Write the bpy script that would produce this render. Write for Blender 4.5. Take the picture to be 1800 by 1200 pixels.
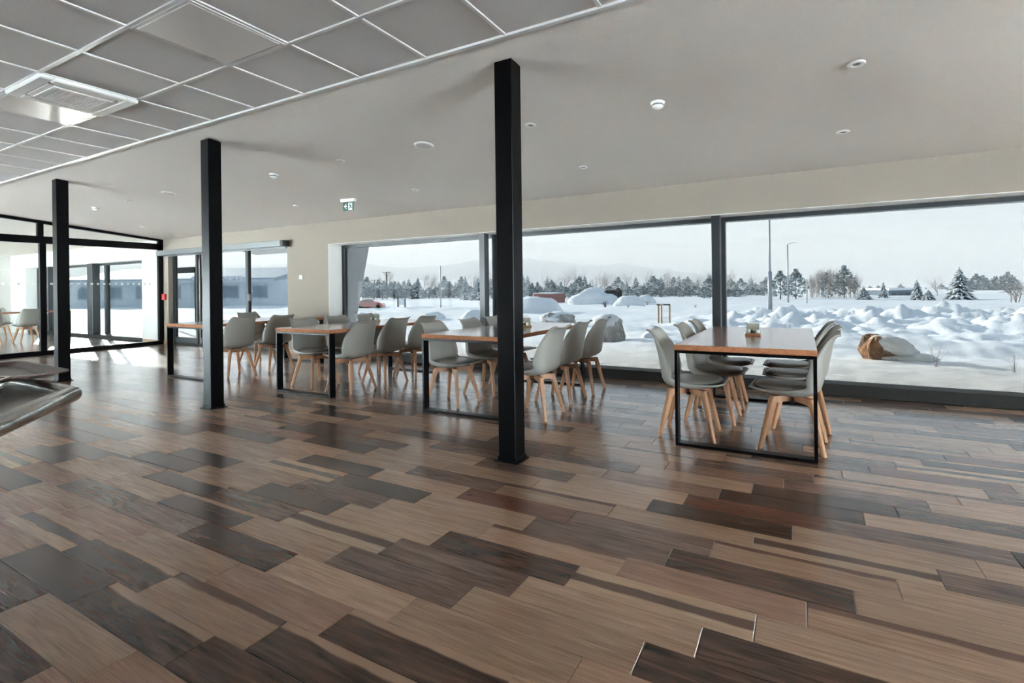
import bpy, math, random
from mathutils import Vector, Matrix, noise
random.seed(7)
for o in list(bpy.data.objects): bpy.data.objects.remove(o)
SC = bpy.context.scene
COL = SC.collection
def lin(r, g, b):
    f = lambda c: (c/255/12.92) if c/255 <= .04045 else ((c/255+.055)/1.055)**2.4
    return (f(r), f(g), f(b), 1)

# ------------------------------------------------------------------ camera
F, CX, CY, YAW, ROLL, EYE = 903.0, 900.0, 507.6, math.radians(29.405), math.radians(0.696), 1.1794
FW = Vector((-math.sin(YAW), math.cos(YAW), 0)); RT0 = Vector((math.cos(YAW), math.sin(YAW), 0)); UP0 = Vector((0, 0, 1))
RT = RT0*math.cos(ROLL) - UP0*math.sin(ROLL); UP = RT0*math.sin(ROLL) + UP0*math.cos(ROLL)
cam = bpy.data.cameras.new('camera'); camo = bpy.data.objects.new('camera', cam); COL.objects.link(camo)
cam.sensor_width = 36; cam.lens = F/1800*36; cam.shift_x = 0; cam.shift_y = -(600-CY)/1800
cam.clip_start = .02; cam.clip_end = 20000
m = Matrix((RT, UP, -FW)).transposed().to_4x4(); m.translation = Vector((0, 0, EYE)); camo.matrix_world = m
SC.camera = camo
def at_depth(u, v, d):      # world point seen at pixel u, v of the 1800x1200 frame, d metres in front of the camera
    return Vector((0, 0, EYE)) + (FW + RT*((u-CX)/F) - UP*((v-CY)/F))*d
def at_z(u, v, z):
    r = FW + RT*((u-CX)/F) - UP*((v-CY)/F); return Vector((0, 0, EYE)) + r*((z-EYE)/r.z)

# ------------------------------------------------------------------ sky and sun
SUN_AZ = Vector((-.940, .341, 0)); SUN_EL = math.radians(15.5)
SUN = (SUN_AZ*math.cos(SUN_EL) + Vector((0, 0, math.sin(SUN_EL)))).normalized()
DAY = 74.0                # raised outside brightness so added windows fill the room; yard panes dim the view
SKY = DAY
w = bpy.data.worlds.new('hazy_sky'); SC.world = w; w.use_nodes = True
nt = w.node_tree; nt.nodes.clear()
def N(nt, t, **k):
    n = nt.nodes.new(t)
    for a, b in k.items(): setattr(n, a, b)
    return n
def Lk(nt, a, b): nt.links.new(a, b)
geo = N(nt, 'ShaderNodeTexCoord')
dot = N(nt, 'ShaderNodeVectorMath', operation='DOT_PRODUCT'); dot.inputs[1].default_value = SUN
Lk(nt, geo.outputs['Generated'], dot.inputs[0])
clampn = N(nt, 'ShaderNodeMath', operation='MAXIMUM'); clampn.inputs[1].default_value = 0; Lk(nt, dot.outputs['Value'], clampn.inputs[0])
glow = []
for p, k in ((3, .46), (12, 1.7), (90, 2.5)):
    a = N(nt, 'ShaderNodeMath', operation='POWER'); a.inputs[1].default_value = p; Lk(nt, clampn.outputs[0], a.inputs[0])
    b = N(nt, 'ShaderNodeMath', operation='MULTIPLY'); b.inputs[1].default_value = k; Lk(nt, a.outputs[0], b.inputs[0]); glow.append(b)
s1 = N(nt, 'ShaderNodeMath', operation='ADD'); Lk(nt, glow[0].outputs[0], s1.inputs[0]); Lk(nt, glow[1].outputs[0], s1.inputs[1])
s2 = N(nt, 'ShaderNodeMath', operation='ADD'); Lk(nt, s1.outputs[0], s2.inputs[0]); Lk(nt, glow[2].outputs[0], s2.inputs[1])
gcol = N(nt, 'ShaderNodeMix', data_type='RGBA', blend_type='MULTIPLY'); gcol.inputs[0].default_value = 1
Lk(nt, s2.outputs[0], gcol.inputs[6]); gcol.inputs[7].default_value = (1, .985, .95, 1)
sep = N(nt, 'ShaderNodeSeparateXYZ'); Lk(nt, geo.outputs['Generated'], sep.inputs[0])
ramp = N(nt, 'ShaderNodeValToRGB'); Lk(nt, sep.outputs['Z'], ramp.inputs[0])
e = ramp.color_ramp.elements
e[0].position = 0; e[0].color = (.600, .700, .755, 1); e[1].position = .9; e[1].color = (.42, .56, .72, 1)
x = e.new(.18); x.color = (.585, .685, .75, 1)
add = N(nt, 'ShaderNodeMix', data_type='RGBA', blend_type='ADD'); add.inputs[0].default_value = 1
Lk(nt, ramp.outputs[0], add.inputs[6]); Lk(nt, gcol.outputs[2], add.inputs[7])
bg = N(nt, 'ShaderNodeBackground'); bg.inputs[1].default_value = SKY; Lk(nt, add.outputs[2], bg.inputs[0])
wo = N(nt, 'ShaderNodeOutputWorld'); Lk(nt, bg.outputs[0], wo.inputs[0])
sl = bpy.data.lights.new('sun', 'SUN'); sl.energy = 10.0*DAY; sl.angle = math.radians(.9); sl.color = (1, .93, .82)
so = bpy.data.objects.new('sun', sl); COL.objects.link(so); so.rotation_euler = (-SUN).to_track_quat('-Z', 'Y').to_euler(); so.location = (-60, 30, 30)
vs = SC.view_settings
vs.view_transform = 'Standard'; vs.look = 'None'; vs.gamma = 1; vs.use_curve_mapping = False; vs.exposure = 0.0
cy = SC.cycles
cy.use_denoising = True; cy.max_bounces = 9; cy.diffuse_bounces = 6; cy.glossy_bounces = 5; cy.transmission_bounces = 6
cy.transparent_max_bounces = 24; cy.caustics_reflective = False; cy.caustics_refractive = False; cy.sample_clamp_indirect = 0
cy.volume_bounces = 1; cy.min_transparent_bounces = 10; cy.adaptive_threshold = .02

# ------------------------------------------------------------------ materials
MT = {}
def mat(name, color, rough=.5, metal=0, spec=.5, bump=None, noise_c=None, coat=0):
    """color sRGB tuple; bump (scale, strength, distance); noise_c (scale, color2, stretch)"""
    if name in MT: return MT[name]
    M = bpy.data.materials.new(name); M.use_nodes = True; t = M.node_tree; p = t.nodes['Principled BSDF']
    p.inputs['Base Color'].default_value = lin(*color); p.inputs['Roughness'].default_value = rough
    p.inputs['Metallic'].default_value = metal; p.inputs['Specular IOR Level'].default_value = spec; p.inputs['Coat Weight'].default_value = coat
    tc = N(t, 'ShaderNodeTexCoord')
    if noise_c:
        mp = N(t, 'ShaderNodeMapping'); mp.inputs['Scale'].default_value = noise_c[2] if len(noise_c) > 2 else (1, 1, 1); Lk(t, tc.outputs['Object'], mp.inputs[0])
        n = N(t, 'ShaderNodeTexNoise'); n.inputs['Scale'].default_value = noise_c[0]; n.inputs['Detail'].default_value = 5; Lk(t, mp.outputs[0], n.inputs[0])
        r = N(t, 'ShaderNodeValToRGB'); r.color_ramp.elements[0].position = .35; r.color_ramp.elements[1].position = .65
        r.color_ramp.elements[0].color = lin(*color); r.color_ramp.elements[1].color = lin(*noise_c[1])
        Lk(t, n.outputs[0], r.inputs[0]); Lk(t, r.outputs[0], p.inputs['Base Color'])
    if bump:
        n = N(t, 'ShaderNodeTexNoise'); n.inputs['Scale'].default_value = bump[0]; n.inputs['Detail'].default_value = 4; Lk(t, tc.outputs['Object'], n.inputs[0])
        b = N(t, 'ShaderNodeBump'); b.inputs['Strength'].default_value = bump[1]; b.inputs['Distance'].default_value = bump[2]
        Lk(t, n.outputs[0], b.inputs['Height']); Lk(t, b.outputs[0], p.inputs['Normal'])
    MT[name] = M; return M
def glass(name, tint=(1, 1, 1), refl=.9, f0=.035, f90=.9):
    M = bpy.data.materials.new(name); M.use_nodes = True; t = M.node_tree; t.nodes.clear()
    tr = N(t, 'ShaderNodeBsdfTransparent'); tr.inputs[0].default_value = (*tint, 1)
    gl = N(t, 'ShaderNodeBsdfGlossy'); gl.inputs['Roughness'].default_value = .01; gl.inputs[0].default_value = (refl, refl, refl, 1)
    lw = N(t, 'ShaderNodeLayerWeight'); lw.inputs[0].default_value = .5       # Schlick reflectance, the same from both sides of the sheet
    pw = N(t, 'ShaderNodeMath', operation='POWER'); pw.inputs[1].default_value = 5; Lk(t, lw.outputs['Facing'], pw.inputs[0])
    fr = N(t, 'ShaderNodeMath', operation='MULTIPLY_ADD'); fr.inputs[1].default_value = f90; fr.inputs[2].default_value = f0; Lk(t, pw.outputs[0], fr.inputs[0])
    mx = N(t, 'ShaderNodeMixShader'); Lk(t, fr.outputs[0], mx.inputs[0]); Lk(t, tr.outputs[0], mx.inputs[1]); Lk(t, gl.outputs[0], mx.inputs[2])
    o = N(t, 'ShaderNodeOutputMaterial'); Lk(t, mx.outputs[0], o.inputs[0]); MT[name] = M; return M
def wood(name, c1, c2, rough=.21, band=None, stretch=(2.2, 26, 26), gloss_bump=.008, ior=1.5, lacquer=False):
    """grain along local X; band = (colour, centre, half width, wobble) across local Y in metres"""
    M = bpy.data.materials.new(name); M.use_nodes = True; t = M.node_tree; p = t.nodes['Principled BSDF']
    tc = N(t, 'ShaderNodeTexCoord'); oi = N(t, 'ShaderNodeObjectInfo')
    wv = N(t, 'ShaderNodeMath', operation='MULTIPLY'); wv.inputs[1].default_value = 40; Lk(t, oi.outputs['Random'], wv.inputs[0])
    mp = N(t, 'ShaderNodeMapping'); mp.inputs['Scale'].default_value = stretch; Lk(t, tc.outputs['Object'], mp.inputs[0])
    n = N(t, 'ShaderNodeTexNoise', noise_dimensions='4D'); n.inputs['Scale'].default_value = 1.6; n.inputs['Detail'].default_value = 7; n.inputs['Distortion'].default_value = .9
    Lk(t, mp.outputs[0], n.inputs['Vector']); Lk(t, wv.outputs[0], n.inputs['W'])
    r = N(t, 'ShaderNodeValToRGB'); r.color_ramp.elements[0].position = .30; r.color_ramp.elements[1].position = .68
    r.color_ramp.elements[0].color = lin(*c1); r.color_ramp.elements[1].color = lin(*c2); Lk(t, n.outputs[0], r.inputs[0])
    mf = N(t, 'ShaderNodeMapping'); mf.inputs['Scale'].default_value = tuple(c*(1.3 if c < 5 else 5.5) for c in stretch); Lk(t, tc.outputs['Object'], mf.inputs[0])
    nf = N(t, 'ShaderNodeTexNoise', noise_dimensions='4D'); nf.inputs['Scale'].default_value = 1.6; nf.inputs['Detail'].default_value = 3; Lk(t, mf.outputs[0], nf.inputs['Vector']); Lk(t, wv.outputs[0], nf.inputs['W'])
    fm = N(t, 'ShaderNodeMapRange'); fm.inputs[1].default_value = .3; fm.inputs[2].default_value = .7; fm.inputs[3].default_value = .80; fm.inputs[4].default_value = 1.16; Lk(t, nf.outputs[0], fm.inputs[0])
    fx = N(t, 'ShaderNodeMix', data_type='RGBA', blend_type='MULTIPLY'); fx.inputs[0].default_value = 1; Lk(t, r.outputs[0], fx.inputs[6]); Lk(t, fm.outputs[0], fx.inputs[7])
    out = fx.outputs[2]
    if band:
        sp = N(t, 'ShaderNodeSeparateXYZ'); Lk(t, tc.outputs['Object'], sp.inputs[0])
        mp2 = N(t, 'ShaderNodeMapping'); mp2.inputs['Scale'].default_value = (3.2, 9, 1); Lk(t, tc.outputs['Object'], mp2.inputs[0])
        n2 = N(t, 'ShaderNodeTexNoise', noise_dimensions='4D'); n2.inputs['Scale'].default_value = 1; n2.inputs['Detail'].default_value = 3
        Lk(t, mp2.outputs[0], n2.inputs['Vector']); Lk(t, wv.outputs[0], n2.inputs['W'])
        a = N(t, 'ShaderNodeMath', operation='SUBTRACT'); a.inputs[1].default_value = .5; Lk(t, n2.outputs[0], a.inputs[0])
        b = N(t, 'ShaderNodeMath', operation='MULTIPLY_ADD'); b.inputs[1].default_value = band[3]; Lk(t, a.outputs[0], b.inputs[0]); Lk(t, sp.outputs['Y'], b.inputs[2])
        c = N(t, 'ShaderNodeMath', operation='SUBTRACT'); c.inputs[1].default_value = band[1]; Lk(t, b.outputs[0], c.inputs[0])
        d = N(t, 'ShaderNodeMath', operation='ABSOLUTE'); Lk(t, c.outputs[0], d.inputs[0])
        mr = N(t, 'ShaderNodeMapRange'); mr.inputs[1].default_value = band[2]-.006; mr.inputs[2].default_value = band[2]+.004; mr.inputs[3].default_value = .9; mr.inputs[4].default_value = 0
        Lk(t, d.outputs[0], mr.inputs[0])
        mx = N(t, 'ShaderNodeMix', data_type='RGBA'); Lk(t, mr.outputs[0], mx.inputs[0]); Lk(t, out, mx.inputs[6]); mx.inputs[7].default_value = lin(*band[0]); out = mx.outputs[2]
    hv = N(t, 'ShaderNodeHueSaturation'); Lk(t, out, hv.inputs['Color'])
    vr = N(t, 'ShaderNodeMapRange'); vr.inputs[3].default_value = .86; vr.inputs[4].default_value = 1.12; Lk(t, oi.outputs['Random'], vr.inputs[0]); Lk(t, vr.outputs[0], hv.inputs['Value'])
    Lk(t, hv.outputs[0], p.inputs['Base Color'])
    p.inputs['Roughness'].default_value = rough; p.inputs['IOR'].default_value = ior
    bp = N(t, 'ShaderNodeBump'); bp.inputs['Strength'].default_value = gloss_bump; bp.inputs['Distance'].default_value = .01
    Lk(t, n.outputs[0], bp.inputs['Height']); Lk(t, bp.outputs[0], p.inputs['Normal'])
    if lacquer:      # glazed tile: matt body under a clear layer whose reflectance rises towards grazing angles
        p.inputs['Specular IOR Level'].default_value = 0; p.inputs['Roughness'].default_value = .8
        gl = N(t, 'ShaderNodeBsdfGlossy'); gl.inputs['Roughness'].default_value = rough; gl.inputs[0].default_value = (.96, .97, 1, 1); Lk(t, bp.outputs[0], gl.inputs['Normal'])
        lw = N(t, 'ShaderNodeLayerWeight'); lw.inputs[0].default_value = .5; Lk(t, bp.outputs[0], lw.inputs['Normal'])
        pw = N(t, 'ShaderNodeMath', operation='POWER'); pw.inputs[1].default_value = 3.7; Lk(t, lw.outputs['Facing'], pw.inputs[0])
        fr = N(t, 'ShaderNodeMath', operation='MULTIPLY_ADD'); fr.inputs[1].default_value = .92; fr.inputs[2].default_value = .02; Lk(t, pw.outputs[0], fr.inputs[0])
        mx = N(t, 'ShaderNodeMixShader'); Lk(t, fr.outputs[0], mx.inputs[0]); Lk(t, p.outputs[0], mx.inputs[1]); Lk(t, gl.outputs[0], mx.inputs[2])
        Lk(t, mx.outputs[0], t.nodes['Material Output'].inputs[0])
    MT[name] = M; return M

PLASTER = mat('ceiling_plaster', (222, 218, 210), .9, spec=.2, bump=(120, .55, .012))
WALLP = mat('wall_paint', (147, 138, 127), .85, spec=.2, bump=(220, .1, .004))
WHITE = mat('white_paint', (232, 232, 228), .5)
TILE = mat('ceiling_tile', (212, 211, 208), .95, spec=.1, noise_c=(160, (200, 199, 196)), bump=(260, .25, .004))
RAIL = mat('white_rail', (216, 216, 213), .4)
BLACK = mat('black_powder_coat', (6, 6, 8), .3, spec=.12, bump=(400, .05, .002))
ANTH = mat('anthracite_frame', (46, 50, 53), .38, bump=(300, .05, .002))
SILLM = mat('dark_sill', (44, 42, 41), .6, spec=.25, noise_c=(60, (36, 34, 33)))
ALU = mat('grey_aluminium', (128, 131, 132), .35, metal=.6)
GALV = mat('galvanised', (176, 182, 186), .45, metal=.4)
STEEL = mat('polished_steel', (200, 200, 198), .16, metal=1)
PANELM = mat('satin_metal_panel', (226, 226, 222), .2, metal=.15)
SHELL = mat('grey_plastic', (152, 149, 142), .42, spec=.4)
CUSH = mat('grey_leatherette', (150, 147, 140), .32, spec=.6, bump=(250, .08, .003))
DARKPL = mat('dark_plastic', (30, 30, 31), .5)
RED = mat('red_plastic', (190, 42, 38), .4)
GREEN = mat('sign_green', (8, 84, 66), .45)
SNOW = mat('snow', (246, 248, 250), .75, spec=.25, bump=(5, .28, .06))
ROCK = mat('pale_rock', (206, 200, 193), .9, noise_c=(6, (160, 153, 148)), bump=(14, .7, .05))
ROCKO = mat('rusty_rock', (176, 128, 92), .9, noise_c=(5, (112, 100, 92)), bump=(14, .7, .05))
BARK = mat('bark', (96, 86, 80), .9)
BIRCH = mat('pale_bark', (170, 158, 148), .9)
NEEDLE = mat('frosted_needles', (136, 149, 151), .9, noise_c=(2.5, (194, 203, 206)))  # frost colour paled further to put distance haze into the needles
TWIG = mat('frosted_twigs', (176, 168, 164), .9)
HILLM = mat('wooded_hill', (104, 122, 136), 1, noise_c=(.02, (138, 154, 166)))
FACADE = mat('pale_metal_facade', (238, 243, 247), .6)
FINM = mat('blue_grey_render', (228, 235, 242), .8)
CONT = mat('container_red', (176, 128, 120), .6)
CARR = mat('car_red', (190, 88, 82), .25, coat=.6)
RUBBER = mat('rubber', (22, 22, 23), .8)
GLASSY = glass('sun_protection_glass', (.0925, .0960, .0974), f0=.002, f90=.12)  # near-black tint added to dim the bright outside seen from the room
GLASSC = glass('clear_glass', (.98, .99, .985))
GLASSP = glass('partition_glass', (.95, .97, .965), f0=.02, f90=.5)
JARG = glass('jar_glass', (.9, .93, .92))
WINB = mat('dark_window', (70, 82, 90), .15)
SIGNW = mat('sign_white', (225, 232, 228), .5)
SALT = mat('salt_white', (226, 224, 218), .8)
PEPPER = mat('spice_brown', (104, 84, 62), .8)
GROUT = mat('grout', (150, 138, 126), .9)
BROWNTRAY = mat('brown_tray', (74, 54, 46), .3)
BEECH = wood('beech_leg', (188, 140, 104), (170, 120, 84), .45, stretch=(26, 26, 2.2))
OAKT = wood('oak_tabletop', (176, 128, 94), (156, 108, 78), .18, stretch=(30, 2.0, 30), lacquer=True)
OAKE = wood('oak_end_grain', (178, 122, 88), (150, 98, 70), .7, stretch=(14, 14, 30)); OAKE.node_tree.nodes['Principled BSDF'].inputs['Specular IOR Level'].default_value = .1
LWOOD = wood('light_wood', (206, 176, 138), (186, 150, 110), .6, stretch=(26, 26, 3))
BASEW = wood('baseboard_wood', (168, 126, 96), (140, 100, 76), .4)
PK = {
 'L': wood('plank_light', (184, 152, 127), (158, 126, 103), lacquer=True),
 'T': wood('plank_tan', (168, 132, 110), (142, 108, 90), lacquer=True),
 'M': wood('plank_grey_brown', (140, 112, 97), (88, 68, 59), lacquer=True),
 'D': wood('plank_dark', (106, 78, 63), (48, 36, 31), lacquer=True),
 'R': wood('plank_red_brown', (132, 88, 68), (98, 65, 52), lacquer=True),
 'S': wood('plank_cream_streak', (190, 160, 132), (172, 140, 114), band=((84, 64, 56), .0, .028, .05), lacquer=True),
 'E': wood('plank_dark_light_edge', (112, 84, 68), (54, 41, 35), band=((180, 146, 120), .085, .036, .05), lacquer=True),
 'G': wood('plank_light_dark_edge', (180, 146, 121), (154, 120, 97), band=((98, 72, 60), .075, .030, .06), lacquer=True),
}

# ------------------------------------------------------------------ mesh helpers
class MB:
    def __init__(s): s.v = []; s.f = []; s.mi = []; s.sm = []
    def add(s, vs, fs, mi=0, smooth=False):
        o = len(s.v); s.v += [tuple(p) for p in vs]; s.f += [tuple(i+o for i in f) for f in fs]; s.mi += [mi]*len(fs); s.sm += [smooth]*len(fs); return s
    def box(s, x0, x1, y0, y1, z0, z1, mi=0, M=None):
        p = [Vector(q) for q in ((x0,y0,z0),(x1,y0,z0),(x1,y1,z0),(x0,y1,z0),(x0,y0,z1),(x1,y0,z1),(x1,y1,z1),(x0,y1,z1))]
        if M: p = [M @ q for q in p]
        return s.add(p, [(0,3,2,1),(4,5,6,7),(0,1,5,4),(1,2,6,5),(2,3,7,6),(3,0,4,7)], mi)
    def bbox(s, x0, x1, y0, y1, z0, z1, b=.004, mi=0, M=None):   # box with chamfered edges
        cx, cy_, cz = (x0+x1)/2, (y0+y1)/2, (z0+z1)/2; hx, hy, hz = (x1-x0)/2, (y1-y0)/2, (z1-z0)/2
        vs = []; idx = {}
        for sx in (-1, 1):
            for sy in (-1, 1):
                for sz in (-1, 1):
                    for k, q in enumerate(((hx, hy-b, hz-b), (hx-b, hy, hz-b), (hx-b, hy-b, hz))):
                        idx[sx, sy, sz, k] = len(vs); vs.append(Vector((cx+sx*q[0], cy_+sy*q[1], cz+sz*q[2])))
        fs = []
        I = idx
        for a in (-1, 1):
            fs.append([I[a,-1,-1,0], I[a,1,-1,0], I[a,1,1,0], I[a,-1,1,0]]); fs.append([I[-1,a,-1,1], I[1,a,-1,1], I[1,a,1,1], I[-1,a,1,1]]); fs.append([I[-1,-1,a,2], I[1,-1,a,2], I[1,1,a,2], I[-1,1,a,2]])
            for c in (-1, 1):
                fs.append([I[a,c,-1,0], I[a,c,1,0], I[a,c,1,1], I[a,c,-1,1]]); fs.append([I[a,-1,c,0], I[a,1,c,0], I[a,1,c,2], I[a,-1,c,2]]); fs.append([I[-1,a,c,1], I[1,a,c,1], I[1,a,c,2], I[-1,a,c,2]])
                for d in (-1, 1): fs.append([I[a,c,d,0], I[a,c,d,1], I[a,c,d,2]])
        cen = Vector((cx, cy_, cz)); out = []
        for f in fs:
            n = (vs[f[1]]-vs[f[0]]).cross(vs[f[2]]-vs[f[0]]); c = sum((vs[i] for i in f), Vector())/len(f)-cen
            out.append(f if n.dot(c) > 0 else f[::-1])
        if M: vs = [M @ q for q in vs]
        return s.add(vs, out, mi)
    def tube(s, pts, r, n=8, mi=0, cap=True, closed=False):
        pts = [Vector(p) for p in pts]; rs = r if isinstance(r, (list, tuple)) else [r]*len(pts); L = len(pts); vs = []; fs = []
        for i, p in enumerate(pts):
            if closed: d = (pts[(i+1) % L]-pts[i-1])
            else: d = pts[min(i+1, L-1)]-pts[max(i-1, 0)]
            d.normalize(); a = d.orthogonal() if abs(d.z) > .99 else d.cross(Vector((0, 0, 1))); a.normalize(); b = d.cross(a)
            k = 1
            if 0 < i < L-1 or closed:
                d1 = (pts[i]-pts[i-1]).normalized(); d2 = (pts[(i+1) % L]-pts[i]).normalized(); h = math.sqrt(max(.1, (1+d1.dot(d2))/2)); k = 1/h
            for j in range(n):
                t = 2*math.pi*j/n; vs.append(p+a*(rs[i]*math.cos(t)*k)+b*(rs[i]*math.sin(t)))
        for i in range(L if closed else L-1):
            i2 = (i+1) % L
            for j in range(n): fs.append((i*n+j, i*n+(j+1) % n, i2*n+(j+1) % n, i2*n+j))
        s.add(vs, fs, mi, True)
        if cap and not closed:
            o = len(s.v)-len(vs); s.f += [tuple(o+j for j in range(n))[::-1], tuple(o+(L-1)*n+j for j in range(n))]; s.mi += [mi, mi]; s.sm += [False]*2
        return s
    def lathe(s, prof, c=(0, 0, 0), n=24, mi=0, smooth=True, M=None):
        c = Vector(c); vs = []; fs = []
        for r, z in prof:
            for j in range(n):
                t = 2*math.pi*j/n; q = Vector((r*math.cos(t), r*math.sin(t), z)); vs.append((M @ q if M else q)+c)
        for i in range(len(prof)-1):
            for j in range(n): fs.append((i*n+j, i*n+(j+1) % n, (i+1)*n+(j+1) % n, (i+1)*n+j))
        s.add(vs, fs, mi, smooth)
        if prof[0][0] > 1e-6: s.add(vs[:n], [tuple(range(n))[::-1]], mi)
        if prof[-1][0] > 1e-6: s.add(vs[-n:], [tuple(range(n))], mi)
        return s
    def prism(s, poly, axis, a, b, mi=0):      # poly of 2D points extruded along axis between a and b
        def P(p, t): return {'x': (t, p[0], p[1]), 'y': (p[0], t, p[1]), 'z': (p[0], p[1], t)}[axis]
        n = len(poly); vs = [P(p, a) for p in poly]+[P(p, b) for p in poly]
        fs = [tuple(range(n)), tuple(range(2*n-1, n-1, -1))]+[(i, i+n, (i+1) % n+n, (i+1) % n) for i in range(n)]
        return s.add(vs, fs, mi)
    def mesh(s, name, mats):
        me = bpy.data.meshes.new(name); me.from_pydata(s.v, [], s.f)
        for q in (mats if isinstance(mats, (list, tuple)) else [mats]): me.materials.append(q)
        me.polygons.foreach_set('material_index', s.mi); me.polygons.foreach_set('use_smooth', s.sm)
        me.update(); return me
    def build(s, name, mats, parent=None, loc=None):
        return obj(name, s.mesh(name, mats), parent, loc)
def fixn(me):
    import bmesh
    b = bmesh.new(); b.from_mesh(me); bmesh.ops.recalc_face_normals(b, faces=b.faces); b.to_mesh(me); b.free(); return me
def obj(name, me, parent=None, loc=None, rz=0, scale=None):
    o = bpy.data.objects.new(name, me); COL.objects.link(o)
    if parent: o.parent = parent
    if loc is not None: o.location = loc
    if rz: o.rotation_euler = (0, 0, rz)
    if scale: o.scale = scale if isinstance(scale, (tuple, list, Vector)) else (scale,)*3
    return o
def tag(o, label=None, cat=None, group=None, kind=None):
    for k, v in (('label', label), ('category', cat), ('group', group), ('kind', kind)):
        if v: o[k] = v
    return o
def empty(name, loc=(0, 0, 0), rz=0, **k):
    o = bpy.data.objects.new(name, None); COL.objects.link(o); o.location = loc; o.rotation_euler = (0, 0, rz); o.empty_display_size = .1
    return tag(o, **k)
def copy_tree(root, loc, rz, kids):
    def rec(o, par):
        c = o.copy(); COL.objects.link(c)
        if par: c.parent = par
        for ch in kids.get(o, ()): rec(ch, c)
        return c
    r = rec(root, None); r.location = loc; r.rotation_euler = (0, 0, rz); return r
def kids_of(root):
    d = {}
    for o in bpy.data.objects:
        if o.parent: d.setdefault(o.parent, []).append(o)
    return d

# ------------------------------------------------------------------ room dimensions
WY, WT = 6.40, 6.80                 # inner and outer face of the window wall
PX = -12.90                         # glass partition
RX, BY = 9.6, -4.6                  # right wall, wall behind the camera
AX = -21.9                          # end wall of the neighbouring room
CH, CB, CS = 2.751, 2.774, .0929    # flat ceiling height, fold line, slope of the plastered part
def cz(y): return CH-CS*max(0, y-CB)

# floor: tiles in wood look, real joints
PW, PL, Y0, X0, ST = .1673, .681, 1.87, -.152, .1565
floor = MB().box(AX, RX, BY, WT, -.12, -.0035).build('floor', GROUT); tag(floor, kind='structure')
TYPES = {
 -8: {-2:'D', -1:'T'}, -7: {-3:'D', -2:'L', -1:'T', 0:'L'}, -6: {-4:'T', -3:'D', -2:'E', -1:'D'},
 -5: {-5:'T', -4:'S', -3:'E', -2:'G', -1:'E', 0:'D'}, -4: {-6:'D', -5:'L', -4:'T', -3:'L', -2:'T', -1:'E', 0:'L'},
 -3: {-7:'S', -6:'T', -5:'M', -4:'M', -3:'D', -2:'L', -1:'L', 0:'G', 1:'D'},
 -2: {-9:'L', -8:'L', -7:'M', -6:'L', -5:'L', -4:'E', -3:'L', -2:'M', -1:'L', 0:'D', 1:'L'},
 -1: {-9:'L', -8:'L', -7:'M', -6:'G', -5:'E', -4:'M', -3:'S', -2:'M', -1:'L', 0:'D', 1:'L'},
 0: {-10:'M', -9:'T', -8:'M', -7:'L', -6:'D', -5:'L', -4:'D', -3:'L', -2:'D', -1:'S', 0:'L', 1:'G'},
 1: {-9:'M', -8:'M', -7:'L', -6:'D', -5:'L', -4:'M', -3:'L', -2:'G', -1:'T', 0:'G', 1:'L'},
 2: {-8:'L', -7:'L', -6:'L', -5:'S', -4:'D', -3:'L', -2:'M', -1:'D', 0:'L', 1:'L'},
 3: {-9:'M', -8:'M', -7:'L', -6:'L', -5:'D', -4:'L', -3:'R', -2:'M', -1:'G', 0:'L', 1:'M'},
 4: {-8:'R', -7:'M', -6:'L', -5:'L', -4:'M', -3:'G', -2:'L', -1:'S', 0:'M', 1:'L'},
 5: {-7:'T', -6:'D', -5:'L', -4:'L', -3:'L', -2:'D', -1:'L', 0:'L'},
 6: {-7:'D', -6:'M', -5:'L', -4:'M', -3:'L', -2:'R', -1:'M', 0:'D'},
 7: {-7:'R', -6:'L', -5:'M', -4:'L', -3:'T', -2:'D', -1:'L', 0:'L'},
 8: {-7:'T', -6:'M', -5:'D', -4:'M', -3:'L', -2:'D', -1:'M'},
 9: {-8:'D', -7:'L', -6:'L', -5:'M', -4:'L', -3:'T', -2:'M', -1:'L'}}
rnd = random.Random(3)
planks = []
for k in range(-39, 30):
    for i in range(-55, 20):
        xa = X0+ST*k+PL*i; xb = xa+PL; ya = Y0+PW*k; yb = ya+PW
        if xb < AX or xa > RX or ya < BY or ya > WT: continue
        xa, xb, yb = max(xa, AX), min(xb, RX), min(yb, WT)
        t = TYPES.get(k, {}).get(i) or rnd.choice('LLLLTTMMMDDRSGE')
        cx_, cy_ = (xa+xb)/2, (ya+yb)/2
        d = Vector((cx_, cy_, -EYE)); dep = d.dot(FW); vis = dep > .3
        if vis:
            u = CX+F*d.dot(RT)/dep; v = CY-F*d.dot(UP)/dep; vis = -60 < u < 1860 and v < 1260 and cx_ > PX
        planks.append((-1/dep**3*EYE if vis else 0, xa, xb, ya, yb, t))
planks.sort(key=lambda p: p[0])
G = .0016
stuff = MB(); pm = {}
tl = list(PK)
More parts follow.
